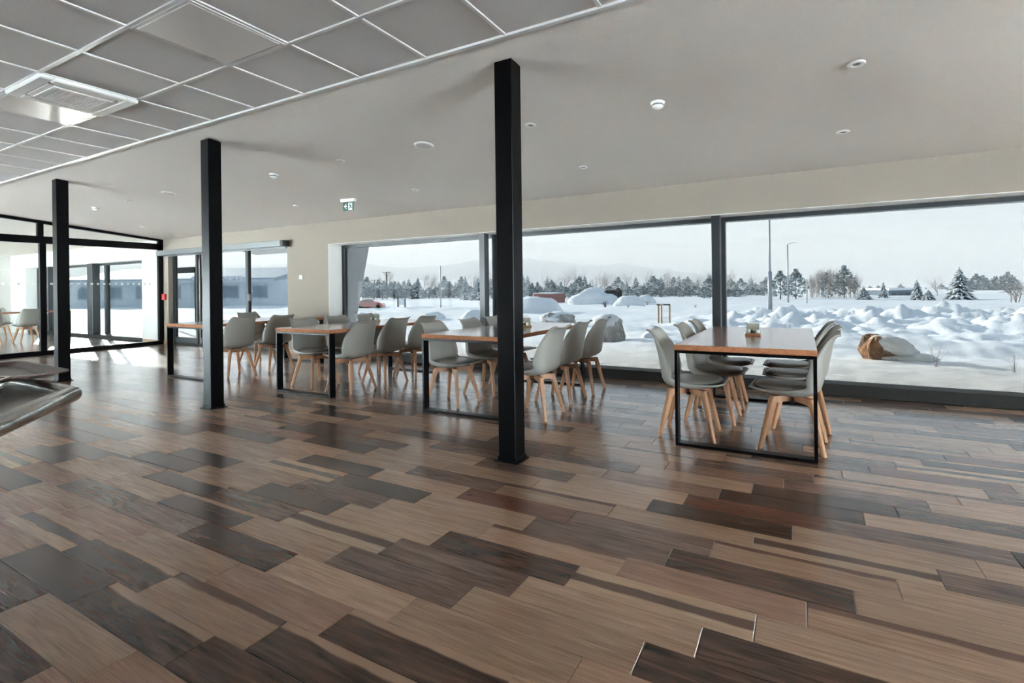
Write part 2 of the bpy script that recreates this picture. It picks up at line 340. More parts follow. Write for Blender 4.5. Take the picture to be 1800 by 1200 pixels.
for n, (s, xa, xb, ya, yb, t) in enumerate(planks):
    if n < 300 and s < 0:
        key = (t, round(xb-xa, 3), round(yb-ya, 3))
        if key not in pm:
            hx, hy = (xb-xa)/2-G, (yb-ya)/2-G; c = .0012
            vs = [(sx*(hx-a), sy*(hy-a), z) for z, a in ((-.008, 0), (-c, 0), (0, c)) for sx, sy in ((-1,-1),(1,-1),(1,1),(-1,1))]
            fs = [(8,9,10,11)]+[(r*4+j, r*4+(j+1) % 4, r*4+4+(j+1) % 4, r*4+4+j) for r in (0, 1) for j in range(4)]
            pm[key] = MB().add(vs, fs).mesh('plank', PK[t])
        obj('plank', pm[key], floor, ((xa+xb)/2, (ya+yb)/2, 0))
    else:
        stuff.add([(xa+G, ya+G, 0), (xb-G, ya+G, 0), (xb-G, yb-G, 0), (xa+G, yb-G, 0), (xa+G, ya+G, -.005), (xb-G, ya+G, -.005), (xb-G, yb-G, -.005), (xa+G, yb-G, -.005)],
                  [(0,1,2,3), (4,5,1,0), (5,6,2,1), (6,7,3,2), (7,4,0,3)], tl.index(t))
tag(stuff.build('far_planks', [PK[t] for t in tl], floor), kind='stuff')

# ceiling
A = .6196; GX, GY = -1.5863, CB
ceiling = MB().prism([(CB, CH+.01), (WT, cz(WT)), (WT, cz(WT)+.3), (CB, CH+.31)], 'x', AX, RX).build('ceiling', PLASTER); fixn(ceiling.data); tag(ceiling, kind='structure')
MB().box(AX, RX, BY, CB, CH+.08, CH+.38).build('ceiling_slab', WHITE, ceiling)
i0, i1, jn = -9, 18, 5          # grid columns run from GX-i*A; rows go back from the fold line
tile = MB(); c = .006
tile = MB().bbox(-A/2+.010, A/2-.010, -A/2+.010, A/2-.010, .006, .03, .003).mesh('tile', TILE)
SKIP = {(2, 1), (5, 1), (6, 1)}
for j in range(jn):
    for i in range(i0, i1):
        xm = GX-(i+.5)*A
        if xm-A/2 < PX or xm+A/2 > RX or (i, j) in SKIP: continue
        obj('tile', tile, ceiling, (xm, GY-(j+.5)*A, CH))
MB().box(AX, RX, BY, GY-jn*A, CH+.004, CH+.06).box(GX-i0*A, RX, GY-jn*A, GY, CH+.004, CH+.06).build('rear_tiles', TILE, ceiling)
MB().box(AX, PX, GY-jn*A, GY, CH+.004, CH+.06).build('next_room_tiles', TILE, ceiling)
for j in range(1, jn+1): MB().box(PX, RX, -.012, .012, -.004, .012).build('main_rail', RAIL, ceiling, (0, GY-j*A, CH))
cr = MB().box(-.011, .011, -A+.012, -.012, -.002, .012).mesh('cross_rail', RAIL)
for j in range(jn):
    for i in range(i0, i1):
        x_ = GX-i*A
        if PX < x_ < RX: obj('cross_rail', cr, ceiling, (x_, GY-j*A, CH))
MB().box(PX, RX, -.02, .012, -.010, .022).build('edge_trim', RAIL, ceiling, (0, GY, CH))

# light panels and air conditioner in the grid
def panel(i, j, label):
    o = empty('ceiling_light_panel', (GX-(i+.5)*A, GY-(j+.5)*A, CH-.006), label=label, cat='ceiling light', group='square metal panels in the tiled ceiling')
    h = A/2-.012
    f = MB()
    for a, b, c_, d in ((-h, h, -h, -h+.018), (-h, h, h-.018, h), (-h, -h+.018, -h+.018, h-.018), (h-.018, h, -h+.018, h-.018)): f.box(a, b, c_, d, 0, .02)
    f.build('frame', RAIL, o); MB().bbox(-h+.022, h-.022, -h+.022, h-.022, -.002, .018, .004).build('panel_sheet', PANELM, o)
panel(2, 1, 'large shiny square metal panel in the tiled ceiling, nearest the camera')
panel(6, 1, 'shiny metal ceiling panel beside the air conditioner grille')
ac = empty('air_conditioner', (GX-5.5*A, GY-1.5*A, CH-.03), label='white ceiling cassette air conditioner with slatted intake grille', cat='air conditioner')
h = A/2+.004; f = MB()
f.bbox(-h, h, -h, -h+.085, 0, .04, .008); f.bbox(-h, h, h-.085, h, 0, .04, .008); f.bbox(-h, -h+.085, -h+.085, h-.085, 0, .04, .008); f.bbox(h-.085, h, -h+.085, h-.085, 0, .04, .008)
f.build('housing', WHITE, ac)
MB().box(-h+.07, h-.07, -h+.07, h-.07, .022, .04).build('recess', DARKPL, ac)
for sx, sy in ((0, -1), (0, 1), (-1, 0), (1, 0)):
    fl = MB()
    if sx == 0: fl.bbox(-.19, .19, -.024, .024, -.004, .006, .003)
    else: fl.bbox(-.024, .024, -.19, .19, -.004, .006, .003)
    fl.build('louvre', WHITE, ac, (sx*(h-.113), sy*(h-.113), .006))
g = MB(); q = .185
for a, b, c_, d in ((-q, q, -q, -q+.03), (-q, q, q-.03, q), (-q, -q+.03, -q+.03, q-.03), (q-.03, q, -q+.03, q-.03)): g.box(a, b, c_, d, -.004, .02)
g.build('grille_frame', WHITE, ac)
sm_ = MB().box(-q+.03, q-.03, -.0045, .0045, -.002, .01).mesh('slat', WHITE)
for n in range(17): obj('slat', sm_, ac, (0, -q+.04+n*.0181, 0))

# window wall
wb = MB()
HI = cz(WY)+.14
def wall(x0, x1, z0, z1): wb.box(x0, x1, WY, WT, z0, z1)
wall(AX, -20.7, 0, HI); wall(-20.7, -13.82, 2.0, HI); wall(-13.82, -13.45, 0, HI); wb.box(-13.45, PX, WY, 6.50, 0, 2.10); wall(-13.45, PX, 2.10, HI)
WALLN = mat('pale_wall_paint', (200, 198, 193), .85, spec=.2)  # lighter copy of the wall paint, strong daylight put into the colour
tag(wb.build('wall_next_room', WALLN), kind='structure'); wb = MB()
wb.box(PX, -12.66, WY, 6.50, 0, 2.10); wall(PX, -8.49, 2.10, HI)
wall(-8.49, -7.37, 0, HI); wall(-7.37, 2.6, 2.02, HI); wall(2.6, 2.78, 0, HI); wall(2.78, 3.3, 2.02, HI); wall(3.3, RX, 0, HI)
tag(wb.build('wall_back', WALLP), kind='structure')
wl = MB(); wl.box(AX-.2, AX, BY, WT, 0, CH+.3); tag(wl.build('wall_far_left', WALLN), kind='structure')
# right wall and the wall behind the camera, with openings added for fill light
wr = MB(); wr.box(RX, RX+.3, BY, WT, 2.35, CH+.3); wr.box(RX, RX+.3, BY, -3.9, 0, 2.35); wr.box(RX, RX+.3, 1.5, WT, 0, 2.35); wr.box(RX, RX+.3, -3.9, 1.5, 0, .12)
tag(wr.build('wall_right', WALLP), kind='structure')
wf = MB(); wf.box(AX, RX, BY-.3, BY, 1.7, CH+.3); wf.box(AX, -21.4, BY-.3, BY, 0, 1.7); wf.box(5.2, RX, BY-.3, BY, 0, 1.7); wf.box(-9.4, 5.2, BY-.3, BY, 0, 1.7); wf.box(AX, RX, BY-.3, BY, 0, .12)
tag(wf.build('wall_front', WALLP), kind='structure')

def glazed(name, x0, x1, z0, z1, yf, muls, fr=.06, dep=.07, bottom=None, mat_=ANTH, g=GLASSY):
    """window in a wall along X: outer frame, mullions, one pane per bay"""
    e_ = empty(name, ((x0+x1)/2, yf, z0), kind='structure'); ox, oy, oz = e_.location
    b = bottom or fr
    f = MB(); f.box(x0-ox, x1-ox, 0, dep, z1-fr-oz, z1-oz); f.box(x0-ox, x1-ox, 0, dep, 0, b); f.box(x0-ox, x0-ox+fr, 0, dep, b, z1-fr-oz); f.box(x1-ox-fr, x1-ox, 0, dep, b, z1-fr-oz)
    f.build('frame', mat_, e_)
    xs = [x0+fr]
    for a, b_ in muls:
        MB().box(a-ox, b_-ox, 0, dep, b, z1-fr-oz).build('mullion', mat_, e_); xs += [a, b_]
    xs.append(x1-fr)
    for a, b_ in zip(xs[::2], xs[1::2]):
        MB().box(a-ox-.01, b_-ox+.01, dep*.4, dep*.4+.012, b-.01, z1-fr-oz+.01).build('pane', g, e_)
    return e_
w1 = glazed('window_1', -7.37, 2.6, 0.03, 2.02, 6.70, [(-4.12, -4.03), (-.885, -.80)], .055, .09, .06)
MB().bbox(-7.37, 2.6, 6.44, 6.70, 0, .125, .006).build('sill_box', SILLM, w1).location = -w1.location
for xa in (-4.205, -.925): MB().bbox(xa, xa+.092, 6.47, 6.60, .125, 2.02, .005).build('steel_post', ANTH, w1).location = -w1.location
glazed('window_5', 2.78, 3.3, .03, 2.02, 6.70, [], .055, .09, .06, g=GLASSC)  # added unseen clear window, brings fill light from the front right
w2 = glazed('window_2', -20.7, -13.82, .03, 2.0, 6.66, [(-19.2, -19.08), (-16.35, -16.24)], .055, .09, .08)
for xa in (-19.55, -16.78): MB().bbox(xa, xa+.30, 6.44, 6.62, .1, 2.0, .005).build('steel_post', ANTH, w2).location = -w2.location
MB().bbox(-20.7, -13.82, 6.44, 6.66, 0, .10, .006).build('sill_box', SILLM, w2).location = -w2.location
wr_ = empty('window_3', (RX+.1, 0, .12), kind='structure')  # added unseen clear window, brings fill light from the right
MB().box(0, .06, -3.9, 1.5, 0, .06).box(0, .06, -3.9, 1.5, 2.17, 2.23).box(0, .06, -.05, .05, .06, 2.17).build('frame', ANTH, wr_)
MB().box(.02, .03, -3.9, 1.5, 0, 2.23).build('pane', GLASSC, wr_)
wf_ = empty('window_4', (0, BY-.16, .12), kind='structure')  # added unseen clear window, low so that it fills the ceiling from behind
for xa, xb in ((-21.4, -9.4),):
    f = MB().box(xa, xb, 0, .06, 0, .06).box(xa, xb, 0, .06, 1.52, 1.58); n = round((xb-xa)/2.4)
    for q in range(n+1): xx = xa+(xb-xa-.08)*q/n; f.box(xx, xx+.08, 0, .06, .06, 1.52)
    f.build('frame', ANTH, wf_); MB().box(xa, xb, .02, .03, 0, 1.58).build('pane', GLASSC, wf_)
# window reveals: daylight on them painted in as an added white lining
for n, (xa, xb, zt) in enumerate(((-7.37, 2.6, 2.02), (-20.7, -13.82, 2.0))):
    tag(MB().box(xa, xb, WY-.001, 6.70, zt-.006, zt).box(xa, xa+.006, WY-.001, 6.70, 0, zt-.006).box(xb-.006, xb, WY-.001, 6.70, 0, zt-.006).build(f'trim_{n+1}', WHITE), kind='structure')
# baseboards
for n, (xa, xb) in enumerate(((-8.47, -7.39), (-12.87, -12.67), (-13.8, -12.95))):
    tag(MB().bbox(xa, xb, WY-.012, WY, 0, .085, .003).build(f'baseboard_back_{n+1}', BASEW), kind='structure')

# glazed sliding doors
d1 = empty('door_1', (-10.57, 6.52, 0), kind='structure'); dx = 10.57
MB().box(-2.09, 2.08, 0, .12, 0, .045).build('threshold', SILLM, d1)
def leaf(x0, x1, y, fr=.055, parent=d1, z1=2.105):
    l = MB().box(x0, x0+fr, 0, .045, .045, z1).box(x1-fr, x1, 0, .045, .045, z1).box(x0+fr, x1-fr, 0, .045, .045, .17).box(x0+fr, x1-fr, 0, .045, z1-.05, z1).build('leaf_frame', ANTH, parent, (0, y, 0))
    MB().box(x0+fr-.01, x1-fr+.01, .018, .028, .16, z1-.04).build('pane', GLASSY, l)
    return l
leaf(-12.67+dx, -11.72+dx, .0); leaf(-11.75+dx, -9.92+dx, .05); leaf(-9.97+dx, -8.48+dx, .0, .085)
MB().box(-13.47+dx, -12.63+dx, -.02, .07, 0, 2.11).build('jamb', ANTH, d1)
MB().bbox(-9.83+dx, -9.80+dx, -.05, -.0, 1.0, 1.14, .004).build('pull_handle', ALU, d1)
op = empty('door_operator', (-10.6, 6.39, 2.03), label='long grey door operator box above the glass sliding doors', cat='door operator')
MB().bbox(-2.24, 2.13, -.16, .0, 0, .115, .006).build('cover', ALU, op); MB().bbox(2.13, 2.20, -.155, .0, .002, .113, .006).build('end_cap', DARKPL, op)
MB().box(-2.1, 2.1, -.03, 0, -.02, 0).build('track', ALU, op)

# glass partition to the neighbouring room
pt = empty('wall_left', (PX, 0, 0), kind='structure')
def py(y0, y1, z0, z1, name, m_=BLACK, t=.04): return MB().bbox(-t, t, y0, y1, z0, z1, .004).build(name, m_, pt)
py(BY, WY, 0, .085, 'bottom_rail'); py(BY, WY, 2.175, 2.315, 'header_rail'); py(BY, CB, CH-.06, CH, 'top_rail')
r_ = MB().prism([(CB, CH-.06), (WY, cz(WY)-.05), (WY, cz(WY)), (CB, CH)], 'x', -.04, .04); fixn(r_.build('sloped_top_rail', BLACK, pt).data)
py(WY-.10, WY, .085, cz(WY)-.03, 'end_post')
MU = [-4.1, -2.0, .1, 2.2, 4.23]
for y in MU:
    py(y-.045, y+.055, .085, 2.175, 'mullion'); py(y-.075, y+.02, 2.315, cz(y)-.05, 'upper_mullion')
ys = [BY]+MU+[WY-.08]
dash = MB()
for a, b in zip(ys, ys[1:]):
    MB().box(-.006, .006, a+.05, b-.04, .08, 2.18).build('pane', GLASSP, pt)
    P = MB().prism([(a, 2.31), (b, 2.31), (b, cz(b)-.03), (a, cz(a)-.03)], 'x', -.005, .005); fixn(P.build('upper_pane', GLASSP, pt).data)
    y = a+.12
    while y < b-.12:
        dash.box(.0065, .0075, y, y+.042, 1.37, 1.41); y += .11
o = dash.build('marking_dashes', SIGNW, pt); tag(o, kind='stuff')

# columns
S = .1346
for xr, lab in ((-1.688, 'nearest black square steel column with a base plate, in the middle of the room'), (-5.1997, 'second black square steel column, in front of the glass doors'), (-8.7194, 'farthest black square steel column, beside the glass partition')):
    o = empty('steel_column', (xr-S/2, 3.0179+S/2, 0), label=lab, cat='column', group='row of black steel columns')
    MB().bbox(-S/2, S/2, -S/2, S/2, .0, cz(3.05)+.01, .004).build('shaft', BLACK, o)
    p = S/2
    MB().bbox(-p-.022, p+.022, -p-.022, p+.022, 0, .008, .002).bbox(-p-.006, p+.006, -p-.006, p+.006, .008, .034, .003).build('base_plate', BLACK, o)

# ------------------------------------------------------------------ tables
TABLES = [('T1', -.832, .084, 'the right-hand table by the long window'), ('T2', -3.235, -2.315, 'the table behind the nearest column'),
          ('T3', -5.445, -4.525, 'the table between the two nearer columns'), ('T4', -7.84, -6.92, 'the table by the glass doors')]
TLAB = {'T1': 'oak table on black steel frames farthest to the right, caddy near its middle', 'T2': 'oak table on black steel frames partly hidden behind the nearest column',
        'T3': 'oak table on black steel frames with both front legs visible left of the nearest column', 'T4': 'oak table on black steel frames in front of the glass doors'}
TY0, TY1, TH = 3.925, 5.90, .75
def steel_frame(w_):      # closed ring of flat tube, 80 x 22 mm
    a = w_/2; f = MB()
    f.bbox(-a, -a+.022, 0, .08, 0, TH-.04, .002); f.bbox(a-.022, a, 0, .08, 0, TH-.04, .002); f.bbox(-a+.022, a-.022, 0, .08, 0, .022, .002); f.bbox(-a+.022, a-.022, 0, .08, TH-.062, TH-.04, .002)
    return f.mesh('leg_frame', BLACK)
TW = .916; top_me = MB().bbox(-TW/2-.004, TW/2+.004, 0, TY1-TY0, TH-.04, TH, .003).mesh('tabletop', [OAKT, OAKE])
for pl in top_me.polygons: pl.material_index = 0 if pl.normal.z > .5 else 1

fr_me = steel_frame(TW)
for k, xa, xb, _ in TABLES:
    o = empty('dining_table', ((xa+xb)/2, TY0, 0), label=TLAB[k], cat='table', group='dining tables along the window wall')
    obj('tabletop', top_me, o); obj('leg_frame', fr_me, o, (0, .006, 0)); obj('leg_frame', fr_me, o, (0, TY1-TY0-.086, 0))
# neighbouring room table
o = empty('dining_table', (-17.75, 4.3, 0), label='oak table seen behind the glass partition', cat='table', group='dining tables along the window wall')
obj('tabletop', top_me, o); obj('leg_frame', fr_me, o, (0, .006, 0)); obj('leg_frame', fr_me, o, (0, TY1-TY0-.086, 0))

# ------------------------------------------------------------------ chair (faces local +X)
def spline(pts, n):
    out = []; P = [Vector(p) for p in pts]; m_ = len(P)-1
    for k in range(n):
        t = k/(n-1)*m_; i = min(int(t), m_-1); t -= i
        p0, p1, p2, p3 = P[max(i-1, 0)], P[i], P[i+1], P[min(i+2, m_)]
        out.append(.5*((2*p1)+(-p0+p2)*t+(2*p0-5*p1+4*p2-p3)*t*t+(-p0+3*p1-3*p2+p3)*t**3))
    return out
def shell_mesh():
    # centre line x, z, half width, side lift
    K = [(.272, .428, .150, .000), (.262, .432, .190, .003), (.215, .414, .220, .018), (.11, .392, .231, .042), (-.02, .385, .234, .056), (-.12, .397, .238, .074), (-.178, .440, .243, .092),
         (-.205, .515, .242, .104), (-.222, .60, .234, .098), (-.238, .68, .218, .078), (-.255, .75, .200, .050), (-.272, .795, .186, .026), (-.292, .816, .172, .010), (-.306, .819, .158, .004)]
    A_ = spline([(k[0], k[1], 0) for k in K], 34); B_ = spline([(k[2], k[3], 0) for k in K], 34)
    nw = 17; rows = []
    for i, (a, b) in enumerate(zip(A_, B_)):
        d = (A_[min(i+1, 33)]-A_[max(i-1, 0)]).normalized(); nrm = Vector((d.y, 0, -d.x))   # towards the sitter
        row = []
        for j in range(nw):
            t = -1+2*j/(nw-1); ex = 4.2 if a.y < .43 else 4.2-1.6*min(1, (a.y-.43)/.1); lift = b.y*abs(t)**ex
            yy = b.x*math.sin(t*math.pi/2*.92)/math.sin(math.pi/2*.92)
            up_ = .012*abs(t)**2*max(0, (a.y-.74)/.08) if a.y > .74 else 0    # raised ears at the top corners
            row.append(Vector((a.x, yy, a.y+up_))+nrm*lift)
        rows.append(row)
    nr = len(rows); th = .011
    def normal(i, j):
        du = rows[min(i+1, nr-1)][j]-rows[max(i-1, 0)][j]; dv = rows[i][min(j+1, nw-1)]-rows[i][max(j-1, 0)]
        n = dv.cross(du)
        return n.normalized() if n.length > 1e-9 else Vector((0, 0, 1))
    top = [rows[i][j] for i in range(nr) for j in range(nw)]; bot = [rows[i][j]-normal(i, j)*(-th) for i in range(nr) for j in range(nw)]
    q = nr*nw; fs = []
    for i in range(nr-1):
        for j in range(nw-1):
            a = i*nw+j; fs += [(a, a+1, a+nw+1, a+nw), (q+a, q+a+nw, q+a+nw+1, q+a+1)]
    rim = [j for j in range(nw)]+[i*nw+nw-1 for i in range(1, nr)]+[(nr-1)*nw+j for j in range(nw-2, -1, -1)]+[i*nw for i in range(nr-2, 0, -1)]
    for a, b in zip(rim, rim[1:]+rim[:1]): fs.append((a, a+q, b+q, b))
    me = MB().add(top+bot, fs, 0, True).mesh('seat_shell', SHELL); fixn(me); return me, rows
shell_me, srows = shell_mesh()
def cushion_mesh():
    # pad lying on the seat of the shell
    nu, nv = 16, 20; vs = []; fs = []
    def seatz(x, y): return .428+.10*max(0, -x-.07)**1.2+.012*max(0, (x-.12)/.1)
    for lay in (0, 1):
        for i in range(nu+1):
            r = i/nu
            for j in range(nv):
                t = 2*math.pi*j/nv; c, s_ = math.cos(t), math.sin(t)
                k = (abs(c)**3.2+abs(s_)**3.2)**(-1/3.2)
                x = .045+.208*r*k*c; y = .205*r*k*s_
                z = seatz(x, y)
                if lay: z += .030*(1-r**5)**.6 if r < 1 else 0
                else: z -= .022*(1-r**4)
                vs.append((x, y, z))
    L = (nu+1)*nv
    for i in range(nu):
        for j in range(nv):
            a = i*nv+j; b = i*nv+(j+1) % nv
            fs.append((L+a, L+a+nv, L+b+nv, L+b)); fs.append((a, b, b+nv, a+nv))
    for j in range(nv): fs.append((nu*nv+j, L+nu*nv+j, L+nu*nv+(j+1) % nv, nu*nv+(j+1) % nv))
    me = MB().add(vs, fs, 0, True).mesh('seat_cushion', CUSH); return fixn(me)
cush_me = cushion_mesh()
seam_me = None
def seam_mesh():
    pts = []
    for j in range(40):
        t = 2*math.pi*j/40; c, s_ = math.cos(t), math.sin(t); k = (abs(c)**3.2+abs(s_)**3.2)**(-1/3.2); x = .045+.209*k*c; y = .206*k*s_
        pts.append((x, y, .430+.10*max(0, -x-.07)**1.2+.012*max(0, (x-.12)/.1)))
    return MB().tube(pts, .0035, 5, closed=True).mesh('cushion_seam', DARKPL)
seam_me = seam_mesh()
def leg_mesh():          # +x +y leg
    m_ = MB(); sec = [((.118, .118, .374), .024, .020), ((.131, .131, .315), .0235, .0195), ((.166, .166, .155), .0195, .0165), ((.200, .200, 0), .0150, .0135)]
    d = Vector((1, 1, 0)).normalized(); e_ = Vector((-1, 1, 0)).normalized(); vs = []
    for c, a, b in sec:
        c = Vector(c)
        for (sa, sb) in ((-1, -.6), (-.6, -1), (.6, -1), (1, -.6), (1, .6), (.6, 1), (-.6, 1), (-1, .6)): vs.append(c+d*(a*sa)+e_*(b*sb))
    fs = [tuple(range(8))[::-1], tuple(range(24, 32))]+[(r*8+j, r*8+(j+1) % 8, r*8+8+(j+1) % 8, r*8+8+j) for r in range(3) for j in range(8)]
    me = m_.add(vs, fs).mesh('leg', BEECH); return fixn(me)
leg_me = leg_mesh()
def brace_mesh():        # crossing rails that join opposite legs, arched below
    m_ = MB()
    for sg in (1, -1):
        d = Vector((1, sg, 0)).normalized(); e_ = Vector((-sg, 1, 0)).normalized(); vs = []
        P = [(-.175, .374, .326), (-.165, .374, .324), (-.12, .376, .330), (0, .376, .332), (.12, .376, .330), (.165, .374, .324), (.175, .374, .326)]
        for s_, zt, zb in P:
            for z, b in ((zt, -1), (zt, 1), (zb, 1), (zb, -1)): v = d*s_+e_*(.0185*b); vs.append((v.x, v.y, z+(0 if sg > 0 else -.0006)))
        fs = [(0,1,2,3), (24,27,26,25)]+[(r*4+j, r*4+4+j, r*4+4+(j+1) % 4, r*4+(j+1) % 4) for r in range(6) for j in range(4)]
        m_.add(vs, fs)
    return fixn(m_.mesh('leg_brace', BEECH))
brace_me = brace_mesh(); brk_me = MB().bbox(-.075, .075, -.075, .075, .375, .392, .004).bbox(-.014, .014, -.06, .06, .320, .336, .003).mesh('bracket', DARKPL)
def chair(loc, rz, label, grp):
    o = empty('shell_chair', loc, rz, label=label, cat='chair', group=grp)
    obj('seat_shell', shell_me, o); obj('seat_cushion', cush_me, o); obj('leg_brace', brace_me, o); obj('bracket', brk_me, o)
    for k in range(4): obj('leg', leg_me, o, rz=k*math.pi/2)
    obj('cushion_seam', seam_me, o)
    return o
R = math.radians
CH_POS = {
 'T1': {'L': [(-.795, 4.305, 2), (-.705, 4.91, -1), (-.695, 5.54, 1)], 'R': [(-.065, 4.325, 177), (-.02, 4.955, 181), (-.045, 5.52, 179)]},
 'T2': {'L': [(-3.185, 4.37, 1), (-3.165, 5.03, 0), (-3.18, 5.60, -1)], 'R': [(-2.19, 4.31, 180), (-2.235, 5.00, 179), (-2.215, 5.565, 181)]},
 'T3': {'L': [(-5.37, 4.44, -4), (-5.38, 5.02, 0), (-5.39, 5.57, 2)], 'R': [(-4.69, 4.39, 181), (-4.695, 4.965, 179), (-4.665, 5.50, 180)]},
 'T4': {'L': [(-7.98, 5.42, 2)], 'R': [(-7.09, 4.445, 178), (-7.04, 5.05, 176)]}}
TN = {'T1': 'table farthest right', 'T2': 'table behind the nearest column', 'T3': 'table left of the nearest column', 'T4': 'table before the glass doors'}
for k, dct in CH_POS.items():
    for side, l in dct.items():
        for n, (x_, y_, a) in enumerate(l):
            pos = ('front', 'middle', 'window-end')[n] if len(l) == 3 else ('front', 'rear')[n] if len(l) == 2 else 'only'
            chair((x_, y_, 0), R(a), f'grey shell chair, {pos} one on the {"left" if side == "L" else "right"} side of {TN[k]}', 'grey shell chairs at the tables')
for (x_, y_, a), lab in (((-16.85, 5.22, 184), 'grey shell chair behind the glass partition, beside its upright'), ((-17.0, 4.55, 176), 'grey shell chair behind the glass partition, at the very left edge'), ((-18.6, 5.2, 0), 'grey shell chair on the far side of the table behind the partition')):
    chair((x_, y_, 0), R(a), lab, 'grey shell chairs beyond the partition')

# condiment caddies
def jar(parent, x_, y_, r, h, fill, fh):
    j = MB().lathe([(r*.9, 0), (r, .004), (r, h*.62), (r*.86, h*.82), (r*.45, h*.97), (0, h)], n=16).build('jar', JARG, parent, (x_, y_, .0205))
    MB().lathe([(r*.86, .003), (r*.88, fh), (0, fh+.002)], n=14).build('contents', fill, j)
    return j
for (x_, y_, rz), lab in (((-.37, 4.905, .03), 'wooden condiment caddy with glass jars on the table farthest right'), ((-2.70, 5.08, .1), 'wooden condiment caddy on the table behind the nearest column'), ((-5.17, 5.28, -.1), 'wooden condiment caddy on the table left of the nearest column')):
    o = empty('condiment_caddy', (x_, y_, TH), rz, label=lab, cat='caddy', group='condiment caddies on the tables')
    MB().bbox(-.062, .062, -.05, .05, 0, .02, .003).build('wooden_tray', LWOOD if x_ < -2 else OAKT, o)
    jar(o, -.037, -.020, .021, .062, SALT, .034); jar(o, 0, -.024, .017, .058, PEPPER, .03); jar(o, .037, -.020, .021, .062, SALT, .028)
    b = MB()
    b.box(-.052, .052, .018, .0205, .02, .108).box(-.052, .052, .0425, .045, .02, .108).box(-.052, -.0495, .0205, .0425, .02, .108).box(.0495, .052, .0205, .0425, .02, .108)
    b.build('napkin_holder', JARG, o)
    MB().box(-.046, .046, .0225, .0405, .0215, .1).build('napkins', mat('napkin_beige', (196, 176, 162), .9), o)
    MB().tube([(-.025, .031, .108), (-.025, .031, .118), (.025, .031, .118), (.025, .031, .108)], .0025, 6).build('wire_handle', GALV, o)

# ------------------------------------------------------------------ ceiling fittings on the plastered slope
SLR = math.atan(CS); TILT = Matrix.Rotation(-SLR, 4, 'X')
def fit(name, x_, y_, **k):
    o = empty(name, (x_, y_, cz(y_)), **k); o.rotation_euler = (-SLR, 0, 0); return o
DLX = [.33, -2.08, -4.46, -6.83, -9.16, -11.48]
ord_ = ['first', 'second', 'third', 'fourth', 'fifth', 'sixth']
dl_r = MB().lathe([(.024, -.001), (.027, -.010), (.046, -.009), (.052, -.004), (.052, .0)], n=28).mesh('trim_ring', WHITE)
dl_l = MB().lathe([(.0, -.0025), (.0245, -.0025), (.0245, .0)], n=20).mesh('lamp', ALU)
for n, x_ in enumerate(DLX):
    for y_, rn in ((4.06, 'nearer'), (5.33, 'window-side')):
        o = fit('downlight', x_, y_, label=f'small round white recessed downlight, {ord_[n]} from the right in the {rn} row', cat='downlight', group='recessed ceiling downlights')
        obj('trim_ring', dl_r, o); obj('lamp', dl_l, o)
sd_b = MB().lathe([(0, -.05), (.022, -.05), (.028, -.044), (.040, -.038), (.044, -.032), (.044, -.018), (.052, -.014), (.055, 0)], n=28).mesh('body', WHITE)
sd_v = MB().lathe([(.0448, -.030), (.0455, -.028), (.0455, -.021), (.0448, -.019)], n=24).mesh('vent_ring', ALU)
for x_, lab in ((-.97, 'white round smoke detector to the right of the nearest column'), (-5.66, 'white round smoke detector above the second column'), (-10.31, 'white round smoke detector near the glass partition')):
    o = fit('smoke_detector', x_, 4.09, label=lab, cat='smoke detector', group='ceiling smoke detectors'); obj('body', sd_b, o); obj('vent_ring', sd_v, o)
sp_b = MB().lathe([(0, -.014), (.075, -.013), (.082, -.016), (.094, -.012), (.100, -.004), (.100, 0)], n=36).mesh('rim', WHITE)
sp_g = MB().lathe([(0, -.0165), (.06, -.0155), (.074, -.0138)], n=30).mesh('grille', mat('speaker_grille', (206, 202, 194), .6))
for x_, lab in ((-3.28, 'flat round white ceiling speaker left of the nearest column'), (-7.98, 'flat round white ceiling speaker between the two farther columns')):
    o = fit('ceiling_speaker', x_, 4.06, label=lab, cat='speaker', group='round ceiling speakers'); obj('rim', sp_b, o); obj('grille', sp_g, o)
ex = empty('exit_sign', (-5.70, 5.32, cz(5.32)-.03), R(8), label='green running-man exit sign with a left arrow hanging from the ceiling', cat='exit sign')
MB().bbox(-.12, .12, -.03, .03, -.018, .025, .004).build('housing', WHITE, ex)
MB().bbox(-.088, .088, -.005, .005, -.145, -.018, .001).build('sign_panel', GREEN, ex)
y_ = -.0065
def flat(polys, name, m_):
    b = MB()
    for p in polys: b.prism(p, 'y', y_, y_+.002)
    fixn(b.build(name, m_, ex).data)
flat([[(-.072, -.082), (-.036, -.046), (-.024, -.046), (-.050, -.074), (-.018, -.074), (-.018, -.090), (-.050, -.090), (-.024, -.118), (-.036, -.118)]], 'arrow', SIGNW)
flat([[(.004, -.028), (.084, -.028), (.084, -.138), (.004, -.138)]], 'door_mark', SIGNW)
y_ = -.0085
flat([[(.012, -.032), (.080, -.032), (.080, -.040), (.012, -.040)], [(.072, -.040), (.080, -.040), (.080, -.134), (.072, -.134)],
      [(.030, -.046), (.040, -.046), (.043, -.055), (.036, -.060), (.028, -.055)], [(.028, -.062), (.044, -.062), (.052, -.092), (.040, -.098), (.034, -.080)],
      [(.028, -.062), (.014, -.078), (.018, -.082), (.032, -.070)], [(.040, -.066), (.060, -.082), (.056, -.087), (.040, -.074)],
      [(.040, -.094), (.052, -.092), (.068, -.106), (.064, -.112), (.048, -.102)], [(.036, -.092), (.044, -.098), (.024, -.116), (.022, -.134), (.014, -.134), (.016, -.112)]], 'running_figure', GREEN)
th = empty('thermostat', (-8.095, WY, 1.445), label='small white thermostat on the wall between doors and long window', cat='thermostat')
